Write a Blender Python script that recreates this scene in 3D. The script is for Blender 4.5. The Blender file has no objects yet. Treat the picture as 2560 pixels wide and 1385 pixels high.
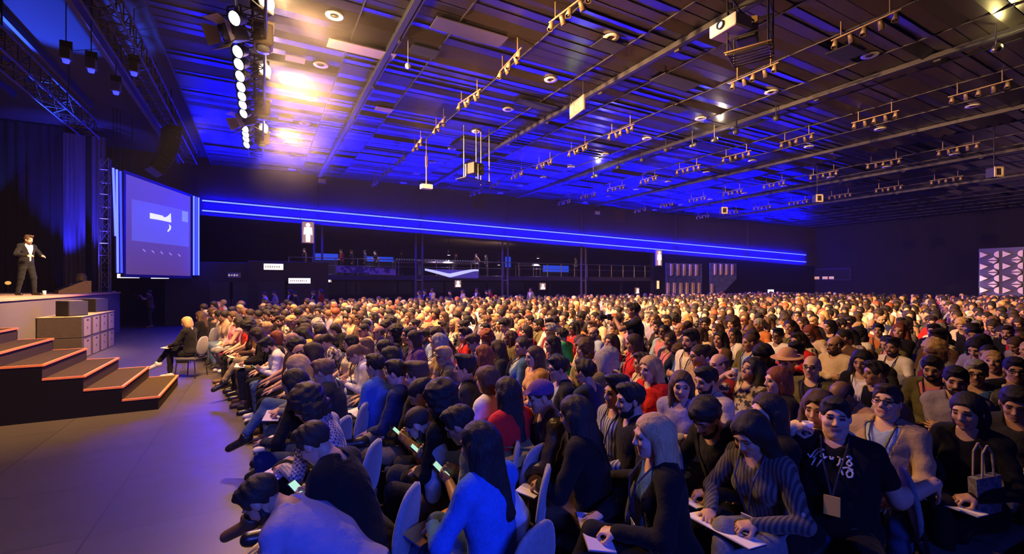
import bpy, bmesh, math, random
import numpy as np
from mathutils import Matrix, Vector, Euler

random.seed(7)
RNG = np.random.default_rng(11)
PI = math.pi
scene = bpy.context.scene
COL = scene.collection

# ------------------------------------------------------------------ camera
# World: X runs from the stage into the audience, Y along the stage front, Z up.
FPX, HORIZON, EYE = 1138.0, 708.0, 2.1
FWD = (0.4844, 0.8749)          # heading of the camera
RGT = (0.8749, -0.4844)
cam_data = bpy.data.cameras.new('camera')
cam = bpy.data.objects.new('camera', cam_data)
COL.objects.link(cam)
cam.location = (0, 0, EYE)
cam.rotation_euler = (PI / 2, 0, math.atan2(-FWD[0], FWD[1]))
cam_data.sensor_width = 36.0
cam_data.lens = 36.0 * FPX / 2560.0
cam_data.shift_y = (HORIZON - 692.5) / 2560.0
cam_data.clip_start = 0.05
cam_data.clip_end = 300
scene.camera = cam

# ------------------------------------------------------------------ view, world
scene.view_settings.view_transform = 'Standard'
scene.view_settings.look = 'None'
scene.view_settings.gamma = 1.0
scene.view_settings.use_curve_mapping = False
scene.view_settings.exposure = 0.0
world = bpy.data.worlds.new('world')
scene.world = world
world.use_nodes = True
wbg = world.node_tree.nodes['Background']
wbg.inputs[0].default_value = (0.02, 0.025, 0.06, 1)
wbg.inputs[1].default_value = 0.03
# thin stage haze through the whole hall
wv = world.node_tree.nodes.new('ShaderNodeVolumeScatter')
wv.inputs['Color'].default_value = (1, 1, 1, 1)
wv.inputs['Density'].default_value = 0.0003
wv.inputs['Anisotropy'].default_value = 0.3
world.node_tree.links.new(wv.outputs[0], world.node_tree.nodes['World Output'].inputs['Volume'])


def look_rot(loc, aim):
    d = Vector(aim) - Vector(loc)
    return d.to_track_quat('-Z', 'Y').to_euler()


def light(name, kind, loc, color, energy, aim=None, size=0.1, angle=60, blend=0.5, size_y=None):
    d = bpy.data.lights.new(name, kind)
    d.color = color
    d.energy = energy
    if kind == 'SPOT':
        d.spot_size = math.radians(angle)
        d.spot_blend = blend
        d.shadow_soft_size = size
    elif kind == 'POINT':
        d.shadow_soft_size = size
    elif kind == 'AREA':
        d.shape = 'RECTANGLE'
        d.size = size
        d.size_y = size_y or size
        d.spread = math.radians(angle)
    o = bpy.data.objects.new(name, d)
    COL.objects.link(o)
    o.location = loc
    if aim is not None:
        o.rotation_euler = look_rot(loc, aim)
    return o


WARM = (1.0, 0.51, 0.21)
BLUE = (0.02, 0.07, 1.0)
FLOODS = [(0.12, 9.3, 7.15), (0.12, 12.3, 7.15), (0.12, 16.9, 7.15)]
for i, p in enumerate(FLOODS):
    q = (p[0] + 0.16, p[1], p[2])
    light('flood_beam', 'SPOT', q, WARM, 27000, (27, 10 + 4 * i, 0.8), 0.12, 66, 0.9)
    light('flood_near', 'SPOT', q, WARM, (1900, 1400, 1000)[i], (2.3, 3.6, 0.8), 0.12, 42, 0.9)
    light('flood_spill', 'SPOT', q, (1.0, 0.60, 0.28), 1300, (3.0, p[1] - .8, 8.7), 0.10, 130, 1.0)
    light('flood_glare', 'POINT', (p[0] + .22, p[1] - .22, p[2] - .06), (1.0, 0.60, 0.25), 70, size=0.05)
    light('flood_down', 'SPOT', q, WARM, 5200, (2.6, p[1] + 1.5, 0.5), 0.12, 104, 1.0)
    light('flood_wide', 'SPOT', q, WARM, 6000, (10, p[1] + 1.0, 0.5), 0.12, 105, 1.0)
light('flood_beam', 'SPOT', (0.3, 6.2, 7.15), WARM, 9000, (30, 16, 0.8), 0.12, 56, 0.9)
light('flood_near', 'SPOT', (0.3, 6.2, 7.15), WARM, 1300, (4.5, 2.6, 0.8), 0.12, 60, 0.9)
# the key light on the speaker and the warm wash on the front of the stage
light('speaker_key', 'SPOT', (-1.3, 15.5, 7.0), (1.0, 0.66, 0.36), 6000, (-6.35, 19.8, 2.9), 0.1, 19, 0.6)
light('stage_wash', 'SPOT', (-0.9, 8.6, 7.0), (1.0, 0.52, 0.20), 6500, (-4.4, 12.0, 1.0), 0.15, 84, 0.9)
light('deck_wash', 'SPOT', (-1.3, 16.0, 7.0), (1.0, 0.56, 0.26), 12000, (-6.4, 17.0, 1.8), 0.15, 64, 0.9)
light('stage_wash', 'SPOT', (-0.9, 14.5, 7.0), (1.0, 0.56, 0.24), 1500, (-4.6, 18.0, 0.8), 0.15, 78, 0.9)
light('floor_wash', 'SPOT', (-0.6, 5.0, 7.2), (1.0, 0.55, 0.36), 1500, (-2.4, 5.6, 0.0), 0.15, 80, 0.9)
# blue wash from the near side wall, behind the camera
light('side_wall_wash', 'AREA', (0.2, -5.2, 4.6), (0.05, 0.095, 1.0), 115, (0.2, 2.4, 0.8), 2.5, 62, size_y=0.4)
# stage blues
light('curtain_wash', 'SPOT', (-6.9, 24.2, 1.95), (0.03, 0.03, 1.0), 5000, (-7.0, 25.2, 5.4), 0.08, 46, 0.8)
light('curtain_wash', 'SPOT', (-6.0, 24.3, 1.95), (0.05, 0.04, 1.0), 4200, (-6.1, 25.2, 6.0), 0.08, 36, 0.8)
light('stage_ceiling_wash', 'SPOT', (-6.8, 18.8, 4.6), BLUE, 20000, (-4.3, 15.9, 8.6), 0.1, 34, 0.6)
light('truss_blue', 'SPOT', (-8.5, 12.0, 3.0), BLUE, 900, (-5.0, 15.5, 7.2), 0.1, 34, 0.8)


# ------------------------------------------------------------------ pixel -> world
def ray(px, py):
    u = (px - 1280.0) / FPX
    return Vector((RGT[0] * u + FWD[0], RGT[1] * u + FWD[1], (HORIZON - py) / FPX))


def at_depth(px, py, d):
    r = ray(px, py)
    return Vector((r.x * d, r.y * d, EYE + r.z * d))


def on_x(px, py, X):
    r = ray(px, py); return at_depth(px, py, X / r.x)


def on_y(px, py, Y):
    r = ray(px, py); return at_depth(px, py, Y / r.y)


def on_z(px, py, Z):
    r = ray(px, py); return at_depth(px, py, (Z - EYE) / r.z)


# ------------------------------------------------------------------ materials
MATS = {}


def mat(name, color, rough=0.6, metal=0.0, emit=None, estr=0.0, noise=0.0, nscale=30.0, bump=0.0, bscale=60.0, spec=0.5, coat=0.0, sheen=0.0, alpha=1.0):
    m = MATS.get(name)
    if m:
        return m
    m = bpy.data.materials.new(name)
    MATS[name] = m
    m.use_nodes = True
    nt = m.node_tree
    b = nt.nodes['Principled BSDF']
    b.inputs['Base Color'].default_value = (*color, 1)
    b.inputs['Roughness'].default_value = rough
    b.inputs['Metallic'].default_value = metal
    b.inputs['Specular IOR Level'].default_value = spec
    b.inputs['Coat Weight'].default_value = coat
    b.inputs['Sheen Weight'].default_value = sheen
    b.inputs['Alpha'].default_value = alpha
    if emit is not None:
        b.inputs['Emission Color'].default_value = (*emit, 1)
        b.inputs['Emission Strength'].default_value = estr
    tc = nt.nodes.new('ShaderNodeTexCoord')
    if noise > 0:
        n = nt.nodes.new('ShaderNodeTexNoise')
        n.inputs['Scale'].default_value = nscale
        n.inputs['Detail'].default_value = 4
        nt.links.new(tc.outputs['Object'], n.inputs['Vector'])
        mx = nt.nodes.new('ShaderNodeMix')
        mx.data_type = 'RGBA'
        mx.inputs[6].default_value = (*[c * (1 - noise) for c in color], 1)
        mx.inputs[7].default_value = (*[min(1, c * (1 + noise)) for c in color], 1)
        nt.links.new(n.outputs['Fac'], mx.inputs[0])
        nt.links.new(mx.outputs[2], b.inputs['Base Color'])
    if bump > 0:
        n2 = nt.nodes.new('ShaderNodeTexNoise')
        n2.inputs['Scale'].default_value = bscale
        n2.inputs['Detail'].default_value = 3
        nt.links.new(tc.outputs['Object'], n2.inputs['Vector'])
        bp = nt.nodes.new('ShaderNodeBump')
        bp.inputs['Strength'].default_value = bump
        bp.inputs['Distance'].default_value = 0.02
        nt.links.new(n2.outputs['Fac'], bp.inputs['Height'])
        nt.links.new(bp.outputs['Normal'], b.inputs['Normal'])
    return m


def pattern_mat(name, c1, c2, kind, scale, rough=0.8, axis=None, thr=0.5):
    """cloth with a woven or printed pattern: stripes, checks, floral blotches, lace"""
    m = MATS.get(name)
    if m:
        return m
    m = mat(name, c1, rough, sheen=0.2)
    nt = m.node_tree
    b = nt.nodes['Principled BSDF']
    tc = nt.nodes.new('ShaderNodeTexCoord')
    mx = nt.nodes.new('ShaderNodeMix'); mx.data_type = 'RGBA'
    mx.inputs[6].default_value = (*c1, 1); mx.inputs[7].default_value = (*c2, 1)
    rp = nt.nodes.new('ShaderNodeValToRGB')
    rp.color_ramp.elements[0].position = thr - 0.04
    rp.color_ramp.elements[1].position = thr + 0.04
    if kind == 'stripes':
        t = nt.nodes.new('ShaderNodeTexWave')
        t.bands_direction = axis or 'Y'
        t.inputs['Scale'].default_value = scale
        t.inputs['Distortion'].default_value = 1.2
        nt.links.new(tc.outputs['Object'], t.inputs['Vector'])
        nt.links.new(t.outputs['Fac'], rp.inputs['Fac'])
    elif kind == 'checks':
        t = nt.nodes.new('ShaderNodeTexChecker')
        t.inputs['Scale'].default_value = scale
        t.inputs['Color1'].default_value = (1, 1, 1, 1); t.inputs['Color2'].default_value = (0, 0, 0, 1)
        nt.links.new(tc.outputs['Object'], t.inputs['Vector'])
        nt.links.new(t.outputs['Fac'], rp.inputs['Fac'])
    else:
        t = nt.nodes.new('ShaderNodeTexNoise')
        t.inputs['Scale'].default_value = scale
        t.inputs['Detail'].default_value = 2
        nt.links.new(tc.outputs['Object'], t.inputs['Vector'])
        nt.links.new(t.outputs['Fac'], rp.inputs['Fac'])
    nt.links.new(rp.outputs['Color'], mx.inputs[0])
    nt.links.new(mx.outputs[2], b.inputs['Base Color'])
    return m


BLACK = mat('black_metal', (0.012, 0.012, 0.013), 0.45, 0.6)
BLACKP = mat('black_paint', (0.012, 0.012, 0.014), 0.6)
STEEL = mat('brushed_steel', (0.35, 0.34, 0.33), 0.35, 0.9)
ALU = mat('aluminium_tube', (0.30, 0.29, 0.28), 0.4, 0.8)
WHITEP = mat('white_plastic', (0.75, 0.73, 0.70), 0.45)
PAPER = mat('white_paper', (0.78, 0.75, 0.72), 0.8)


# ------------------------------------------------------------------ mesh building
def mesh_np(name, V, quads, tris=None, smooth=True, mats=(), midx=None):
    V = np.asarray(V, np.float32)
    nq = len(quads); nt_ = 0 if tris is None else len(tris)
    me = bpy.data.meshes.new(name)
    me.vertices.add(len(V))
    me.vertices.foreach_set('co', V.ravel())
    loops = np.asarray(quads, np.int32).reshape(-1)
    starts = np.arange(nq, dtype=np.int32) * 4
    if nt_:
        loops = np.concatenate([loops, np.asarray(tris, np.int32).reshape(-1)])
        starts = np.concatenate([starts, nq * 4 + np.arange(nt_, dtype=np.int32) * 3])
    me.loops.add(len(loops))
    me.loops.foreach_set('vertex_index', loops)
    me.polygons.add(nq + nt_)
    me.polygons.foreach_set('loop_start', starts)
    for m in mats:
        me.materials.append(m)
    if midx is not None:
        me.polygons.foreach_set('material_index', np.asarray(midx, np.int32))
    if smooth:
        me.polygons.foreach_set('use_smooth', np.ones(nq + nt_, bool))
    me.update(calc_edges=True)
    me.validate()
    return me


class MB:
    """collects boxes, tubes, prisms, spheres; build() links them as one mesh object"""

    def __init__(s):
        s.v = []; s.f = []; s.sm = []

    def add(s, vs, fs, smooth=False, M=None):
        o = len(s.v)
        for p in vs:
            p = Vector(p)
            s.v.append(M @ p if M is not None else p)
        for f in fs:
            s.f.append([i + o for i in f]); s.sm.append(smooth)
        return s

    def bm(s, b, smooth=False, M=None):
        b.verts.index_update()
        s.add([v.co.copy() for v in b.verts], [[v.index for v in f.verts] for f in b.faces], smooth, M)
        b.free()
        return s

    def box(s, c, d, bev=0.0, M=None, rz=0.0):
        b = bmesh.new()
        bmesh.ops.create_cube(b, size=1.0)
        for v in b.verts:
            v.co = Vector((v.co.x * d[0], v.co.y * d[1], v.co.z * d[2]))
        if bev > 0:
            bmesh.ops.bevel(b, geom=b.edges[:], offset=bev, segments=2, affect='EDGES', profile=0.5)
        T = Matrix.Translation(c) @ Matrix.Rotation(rz, 4, 'Z')
        return s.bm(b, False, (M @ T) if M is not None else T)

    def tube(s, a, b, r, n=8, r2=None, cap=True, M=None):
        a = Vector(a); b = Vector(b); r2 = r if r2 is None else r2
        z = (b - a)
        if z.length < 1e-6:
            return s
        z.normalize()
        x = z.orthogonal().normalized(); y = z.cross(x)
        vs = []
        for i in range(n):
            t = 2 * PI * i / n
            vs.append(a + (x * math.cos(t) + y * math.sin(t)) * r)
        for i in range(n):
            t = 2 * PI * i / n
            vs.append(b + (x * math.cos(t) + y * math.sin(t)) * r2)
        fs = [[i, (i + 1) % n, n + (i + 1) % n, n + i] for i in range(n)]
        s.add(vs, fs, n > 6, M)
        if cap:
            s.add(vs[:n], [list(range(n))[::-1]], False, M)
            s.add(vs[n:], [list(range(n))], False, M)
        return s

    def path(s, pts, r, n=6, M=None):
        for a, b in zip(pts, pts[1:]):
            s.tube(a, b, r, n, M=M)
        return s

    def lathe(s, prof, n=16, M=None, caps=(True, True)):
        vs = []; fs = []
        for (r, z) in prof:
            for i in range(n):
                t = 2 * PI * i / n
                vs.append((r * math.cos(t), r * math.sin(t), z))
        for k in range(len(prof) - 1):
            for i in range(n):
                j = (i + 1) % n
                fs.append([k * n + i, k * n + j, (k + 1) * n + j, (k + 1) * n + i])
        if prof[0][0] > 1e-5 and caps[0]:
            fs.append([i for i in range(n)][::-1])
        if prof[-1][0] > 1e-5 and caps[1]:
            fs.append([(len(prof) - 1) * n + i for i in range(n)])
        return s.add(vs, fs, n > 8, M)

    def prism(s, pts, d, M=None):
        """polygon pts in 3D extruded along vector d"""
        n = len(pts); d = Vector(d)
        vs = [Vector(p) for p in pts] + [Vector(p) + d for p in pts]
        fs = [list(range(n)), [2 * n - 1 - i for i in range(n)]]
        fs += [[(i + 1) % n, i, n + i, n + (i + 1) % n] for i in range(n)]
        return s.add(vs, fs, False, M)

    def ball(s, c, r, sc=(1, 1, 1), u=12, v=8, M=None):
        b = bmesh.new()
        bmesh.ops.create_uvsphere(b, u_segments=u, v_segments=v, radius=r)
        for q in b.verts:
            q.co = Vector((q.co.x * sc[0], q.co.y * sc[1], q.co.z * sc[2])) + Vector(c)
        return s.bm(b, True, M)

    def build(s, name, material, parent=None, loc=(0, 0, 0)):
        me = bpy.data.meshes.new(name)
        me.from_pydata([tuple(p) for p in s.v], [], s.f)
        for p, k in zip(me.polygons, s.sm):
            p.use_smooth = k
        b = bmesh.new(); b.from_mesh(me)
        bmesh.ops.recalc_face_normals(b, faces=b.faces[:])
        b.to_mesh(me); b.free()
        me.materials.append(material)
        o = bpy.data.objects.new(name, me)
        COL.objects.link(o)
        o.location = loc
        if parent is not None:
            o.parent = parent
        return o


def tag(o, label, cat, group=None, kind=None):
    if label:
        o['label'] = label
    if cat:
        o['category'] = cat
    if group:
        o['group'] = group
    if kind:
        o['kind'] = kind
    return o


def thing(name, label, cat, loc=(0, 0, 0), rz=0.0, group=None):
    o = bpy.data.objects.new(name, None)
    COL.objects.link(o)
    o.empty_display_size = 0.1
    o.location = loc
    o.rotation_euler = (0, 0, rz)
    return tag(o, label, cat, group)


def struct(o):
    o['kind'] = 'structure'
    return o


def copy_tree(o, parent=None):
    c = o.copy()
    COL.objects.link(c)
    if parent is not None:
        c.parent = parent
    for ch in list(o.children):
        copy_tree(ch, c)
    return c


ORD = ['first', 'second', 'third', 'fourth', 'fifth', 'sixth', 'seventh', 'eighth', 'ninth', 'tenth', 'eleventh', 'twelfth', 'thirteenth', 'fourteenth', 'fifteenth', 'sixteenth', 'seventeenth', 'eighteenth', 'nineteenth', 'twentieth']


def ordinal(n):
    """1 -> first ... 99 -> ninety-ninth"""
    if n <= 20:
        return ORD[n - 1]
    tens = ['twenty', 'thirty', 'forty', 'fifty', 'sixty', 'seventy', 'eighty', 'ninety'][n // 10 - 2]
    return (tens + '-' + ORD[n % 10 - 1]) if n % 10 else tens[:-1] + 'ieth'

# ================================================================== THE SETTING
ZC, YW, XR, XL, YN = 8.4, 28.8, 55.6, -13.0, -7.0
YB = 36.0                                   # rear wall of the recess below the balcony


def floor_mat():
    m = mat('floor_tile', (0.075, 0.068, 0.066), 0.38, spec=0.45)
    nt = m.node_tree; b = nt.nodes['Principled BSDF']
    tc = nt.nodes.new('ShaderNodeTexCoord')
    br = nt.nodes.new('ShaderNodeTexBrick')
    br.offset = 0.0
    br.inputs['Scale'].default_value = 1.0
    br.inputs['Brick Width'].default_value = 1.25
    br.inputs['Row Height'].default_value = 1.25
    br.inputs['Mortar Size'].default_value = 0.006
    br.inputs['Color1'].default_value = (0.066, 0.056, 0.054, 1)
    br.inputs['Color2'].default_value = (0.056, 0.048, 0.046, 1)
    br.inputs['Mortar'].default_value = (0.03, 0.028, 0.028, 1)
    n = nt.nodes.new('ShaderNodeTexNoise'); n.inputs['Scale'].default_value = 3.0; n.inputs['Detail'].default_value = 6
    mp = nt.nodes.new('ShaderNodeMapRange')
    mp.inputs[3].default_value = 0.34; mp.inputs[4].default_value = 0.5
    nt.links.new(tc.outputs['Object'], br.inputs['Vector'])
    nt.links.new(tc.outputs['Object'], n.inputs['Vector'])
    nt.links.new(br.outputs['Color'], b.inputs['Base Color'])
    nt.links.new(n.outputs['Fac'], mp.inputs[0]); nt.links.new(mp.outputs[0], b.inputs['Roughness'])
    return m


WALLD = mat('dark_wall', (0.007, 0.006, 0.007), 0.75, spec=0.08, noise=0.25, nscale=1.5)
FASCIA = mat('fascia_panel', (0.042, 0.030, 0.034), 0.55, noise=0.2, nscale=0.8)
VELVET = mat('black_drape', (0.020, 0.018, 0.022), 0.85, sheen=0.05, spec=0.05)
CEILP = mat('ceiling_panel', (0.017, 0.014, 0.014), 0.32, noise=0.25, nscale=0.9, spec=0.45)
CEILV = mat('ceiling_void', (0.010, 0.009, 0.010), 0.9)
TBAR = mat('ceiling_rail_paint', (0.028, 0.024, 0.023), 0.6)

struct(MB().box(((XL + XR) / 2, (YN + YB) / 2, -0.1), (XR - XL + 1, YB - YN + 1, 0.2)).build('floor', floor_mat()))
ceil = struct(MB().box(((XL + XR) / 2, (YN + YW) / 2 + 0.2, ZC + 0.45), (XR - XL + 1, YW - YN + 1, 0.3)).build('ceiling', CEILV))
# suspended panels, each hung a little out of true; some are missing
pv = MB(); PX, PY = 2.15, 0.34
rr = random.Random(5)
ix = 0
while XL + ix * PX < XR:
    iy = 0
    while YN + iy * PY < YW - 0.05:
        x0 = XL + ix * PX + 0.02; x1 = x0 + PX - 0.04
        y0 = YN + iy * PY + 0.012; y1 = min(y0 + PY - 0.024, YW)
        if x0 > -3.6 and rr.random() > 0.022:
            t = rr.gauss(0, 0.017); s = rr.gauss(0, 0.004)
            if rr.random() < 0.05:
                t -= 0.05
            zz = ZC + rr.gauss(0, 0.004)
            pv.add([(x0, y0, zz - t), (x1, y0, zz - t + s), (x1, y1, zz + t + s), (x0, y1, zz + t)], [[0, 3, 2, 1]])
            pv.add([(x0, y0, zz - t + .02), (x1, y0, zz - t + s + .02), (x1, y1, zz + t + s + .02), (x0, y1, zz + t + .02)], [[0, 1, 2, 3]])
        iy += 1
    ix += 1
pn = pv.build('panel', CEILP, ceil); pn.parent = ceil
tb = MB()
ix = 2
while XL + ix * PX < XR:
    x = XL + ix * PX
    if x > -3.6:
        tb.box((x, (YN + YW) / 2, ZC - 0.01), (0.028, YW - YN, 0.03))
    ix += 1
tb.build('panel_rail', TBAR, ceil)

struct(MB().box((XL - 0.15, (YN + YB) / 2, ZC / 2), (0.3, YB - YN, ZC + 1)).build('wall_left', WALLD))
struct(MB().box(((XL + XR) / 2, YN - 0.15, ZC / 2), (XR - XL, 0.3, ZC + 1)).build('wall_near', WALLD))
struct(MB().box((XR + 0.15, (YN + YB) / 2, ZC / 2), (0.3, YB - YN, ZC + 1)).build('wall_right', WALLD))
struct(MB().box(((XL + XR) / 2, YB + 0.15, ZC / 2), (XR - XL, 0.3, ZC + 1)).build('wall_back', WALLD))

# the fascia over the balcony recess: its lower edge runs down towards the far end
FB0 = on_y(480, 536, YW); FB1 = on_y(2012, 664, YW)


def fz(x):
    return FB0.z + (FB1.z - FB0.z) * (x - FB0.x) / (FB1.x - FB0.x)


XF0, XF1 = XL, XR
fa = MB().prism([(XF0, YW, fz(XF0)), (XF1, YW, fz(XF1)), (XF1, YW, ZC + 0.3), (XF0, YW, ZC + 0.3)], (0, 0.5, 0))
fas = struct(fa.build('wall_fascia', FASCIA))
# plaster seams and the projecting pilaster panels on the fascia
sm_ = MB()
for px in (795, 1052, 1265, 1455, 1690, 1870):
    p = on_y(px, 560, YW)
    sm_.box((p.x, YW - 0.02, (fz(p.x) + ZC) / 2), (0.10, 0.05, ZC - fz(p.x) - 0.1))
sm_.build('seam_trim', mat('seam_paint', (0.03, 0.023, 0.03), 0.6), fas)
for px in (1195, 1550):
    g = on_y(px, 470 + (px - 1195) * 0.09 + 38, YW)
    v = MB()
    for k in range(7):
        v.box((g.x, YW - 0.03, g.z + 0.16 * k - 0.5), (1.0, 0.04, 0.07))
    v.build('vent_grille', mat('grille_paint', (0.10, 0.05, 0.05), 0.6), fas)
struct(MB().prism([(XF0, YW + 0.5, fz(XF0) + 0.02), (XF1, YW + 0.5, fz(XF1) + 0.02), (XF1, YB, fz(XF1) + 0.02), (XF0, YB, fz(XF0) + 0.02)], (0, 0, 0.2)).build('ceiling_recess', mat('soffit_paint', (0.06, 0.045, 0.05), 0.6)))

# the two LED lines along the fascia
LEDM = mat('led_blue_white', (0.1, 0.1, 0.3), 0.5, emit=(0.0006, 0.0009, 1.0), estr=500)
LEDM2 = mat('led_pale_blue', (0.1, 0.1, 0.3), 0.5, emit=(0.010, 0.0145, 1.0), estr=24)
LEDB = mat('led_deep_blue', (0.05, 0.05, 0.3), 0.5, emit=(0.006, 0.009, 1.0), estr=11)
for nm, (a, b) in (('upper', ((505, 501), (2015, 637.5))), ('lower', ((505, 526), (2015, 655)))):
    A = on_y(*a, YW - 0.06); B = on_y(*b, YW - 0.06)
    t = thing('led_line', '%s of two long blue LED lines along the back wall' % nm, 'LED strip', (A + B) / 2, group='LED lines on the back wall')
    M = Matrix.Translation(-(A + B) / 2)
    m1 = MB(); n = 12
    for k in range(n):
        p = A.lerp(B, (k + 0.002) / n); q = A.lerp(B, (k + 0.996) / n)
        m1.tube(p, q, 0.035, 6, M=M)
    m1.build('diffuser', LEDM, t)
    MB().prism([A + Vector((0, 0.02, -.06)), B + Vector((0, 0.02, -.06)), B + Vector((0, 0.02, .06)), A + Vector((0, 0.02, .06))], (0, .04, 0), M=M).build('mounting_channel', BLACKP, t)

# recess: doors and dark panelling below the balcony
struct(MB().box((15, YB - 0.05, 1.1), (30, 0.1, 2.2)).build('trim_1', mat('recess_panel', (0.03, 0.022, 0.025), 0.6, noise=0.3, nscale=2)))
# side block with doors at the stage end of the back wall
bl = struct(MB().box((on_y(560, 760, 27.9).x, YW - 0.1, 1.6), (5.0, 1.2, 3.2), 0.02).build('wall_lobby', mat('lobby_wall', (0.030, 0.024, 0.027), 0.65)))
dm = mat('lobby_door', (0.045, 0.034, 0.034), 0.5)
for i, px in enumerate((553, 603)):
    p = on_y(px, 740, YW - 0.73)
    d = struct(MB().box((p.x, YW - 0.74, 1.08), (1.05, 0.06, 2.16), 0.01).build('door_%d' % (i + 1), dm))
    MB().tube((p.x + (0.4 if i == 0 else -0.4), YW - 0.82, 1.0), (p.x + (0.4 if i == 0 else -0.4), YW - 0.82, 1.25), 0.015).build('door_handle', STEEL, d)
bl2 = struct(MB().box((on_y(722, 760, YW).x, YW - 0.4, 1.65), (4.0, 1.0, 3.3), 0.02).build('wall_vestibule', mat('vestibule_wall', (0.032, 0.022, 0.026), 0.65)))
for i, px in enumerate((683, 748)):
    p = on_y(px, 740, YW - 0.92)
    d = struct(MB().box((p.x, YW - 0.93, 1.1), (1.45, 0.06, 2.2), 0.01).build('door_%d' % (i + 3), dm))
    sl = MB()
    for k in range(9):
        sl.box((p.x, YW - 0.975, 0.3 + 0.2 * k), (1.25, 0.03, 0.06))
    sl.build('door_slat', mat('door_slat_paint', (0.05, 0.036, 0.036), 0.5), d)

# lit signs ---------------------------------------------------------------
WARMSIGN = mat('lit_sign_warm', (0.8, 0.7, 0.6), 0.5, emit=(1.0, 0.80, 0.62), estr=1.5)
COOLSIGN = mat('lit_sign_white', (0.8, 0.8, 0.8), 0.5, emit=(1.0, 0.86, 0.95), estr=1.6)
SIGNTXT = mat('sign_lettering', (0.35, 0.28, 0.30), 0.6, emit=(0.6, 0.45, 0.45), estr=0.7)


def lit_sign(px, py, w, h, Y, label, m, strokes=0, name='lit_sign'):
    p = on_y(px, py, Y)
    s = (ray(px, py).y) ** -1 * Y / FPX
    W, H = w * s * 1.08, h * s
    t = thing(name, label, 'sign', (p.x, Y, p.z))
    MB().box((0, 0.06, 0), (W + 0.06, 0.1, H + 0.06), 0.015).build('sign_box', BLACKP, t)
    MB().box((0, 0, 0), (W, 0.03, H)).build('sign_face', m, t)
    if py > 685 and px < 420:
        for x_ in (-W * .3, W * .3):
            MB().tube((x_, 0.06, H / 2), (x_ * .6, 0.06, ZC + .6 - p.z), .012).build('hanging_rod', BLACK, t)
    if strokes:
        q = MB(); r = random.Random(px)
        for k in range(strokes):
            x = -W * 0.40 + W * 0.8 * k / strokes
            q.box((x, -0.017, 0), (W * 0.5 / strokes, 0.006, H * r.uniform(0.22, 0.4)))
        q.build('sign_lettering', SIGNTXT, t)
    return t


lit_sign(684, 667, 40, 15, YW - 1.0, 'bright warm white lit sign over the slatted door', WARMSIGN, 7)
lit_sign(749, 702, 46, 13, YW - 1.0, 'bright white lit sign low over the second slatted door', COOLSIGN, 9)
lit_sign(321, 690, 40, 10, 27.2, 'white lit sign under the stage edge of the big screen', COOLSIGN, 8)
lit_sign(400, 692, 33, 9, 27.4, 'white lit sign under the middle of the big screen', COOLSIGN, 7)
lit_sign(1927, 728, 22, 8, YW - 0.1, 'small white lit sign just over the crowd by the hall corner', COOLSIGN, 4)
DIMSIGN = mat('unlit_sign_face', (0.30, 0.25, 0.30), 0.5)
lit_sign(586, 688, 26, 13, YW - 0.75, 'dim unlit sign panel over the lobby doors', DIMSIGN, 4)
lit_sign(805, 452, 16, 10, YW - 0.1, 'pale sensor box high on the fascia over the person sign', mat('sensor_box', (0.5, 0.42, 0.38), 0.5))
lit_sign(1494, 532, 14, 8, YW - 0.1, 'pale sensor box high on the fascia at its middle', mat('sensor_box', (0.5, 0.42, 0.38), 0.5))
lit_sign(1645, 712, 7, 20, YW - 0.12, 'narrow yellow lit sign beside the patterned wall panels', mat('yellow_sign', (0.8, 0.6, 0.2), 0.5, emit=(1, 0.72, 0.25), estr=0.9))


def person_sign(px, py, w, h, Y, label, skirt=False, bust=False, hang=0):
    p = on_y(px, py, Y); s = Y / ray(px, py).y / FPX
    W, H = w * s, h * s
    t = thing('pictogram_sign', label, 'sign', (p.x, Y, p.z))
    MB().box((0, 0.08, 0), (W + 0.05, 0.14, H + 0.05), 0.02).build('sign_box', mat('sign_case', (0.20, 0.13, 0.14), 0.5), t)
    MB().box((0, 0, 0), (W * 0.94, 0.03, H * 0.96)).build('sign_face', mat('sign_face_dim', (0.5, 0.32, 0.3), 0.5, emit=(0.75, 0.42, 0.36), estr=0.42), t)
    if hang:
        MB().tube((0, .08, H / 2), (0, .08, hang - p.z), .02).build('drop_rod', BLACK, t)
    else:
        MB().box((0, .3, H * .3), (.08, .5, .06)).build('wall_bracket', BLACK, t)
    g = MB(); y = -0.03
    MM = Matrix.Translation((0, y, 0))
    def disc(cx, cz, r):
        g.prism([(cx + r * math.cos(2 * PI * i / 16), 0, cz + r * math.sin(2 * PI * i / 16)) for i in range(16)], (0, 0.012, 0), M=MM)
    def poly(pts):
        g.prism([(a * W, 0, b * H) for a, b in pts], (0, 0.012, 0), M=MM)
    if bust:
        disc(0, H * 0.14, H * 0.20)
        poly([(-.36, -.40), (.36, -.40), (.33, -.2), (.2, -.1), (-.2, -.1), (-.33, -.2)])
    else:
        disc(0, H * 0.34, H * 0.09)
        if skirt:
            poly([(-.15, .22), (.15, .22), (.36, -.12), (-.36, -.12)])
        else:
            poly([(-.27, .23), (.27, .23), (.17, -.10), (-.17, -.10)])
        poly([(-.30, .22), (-.20, .23), (-.24, -.10), (-.36, -.10)]); poly([(.30, .22), (.20, .23), (.24, -.10), (.36, -.10)])
        poly([(-.18, -.08), (-.02, -.08), (-.03, -.44), (-.16, -.44)]); poly([(.18, -.08), (.02, -.08), (.03, -.44), (.16, -.44)])
    g.build('pictogram', mat('sign_glow', (0.9, 0.9, 0.9), 0.5, emit=(1, 0.93, 0.98), estr=2.2), t)


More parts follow.
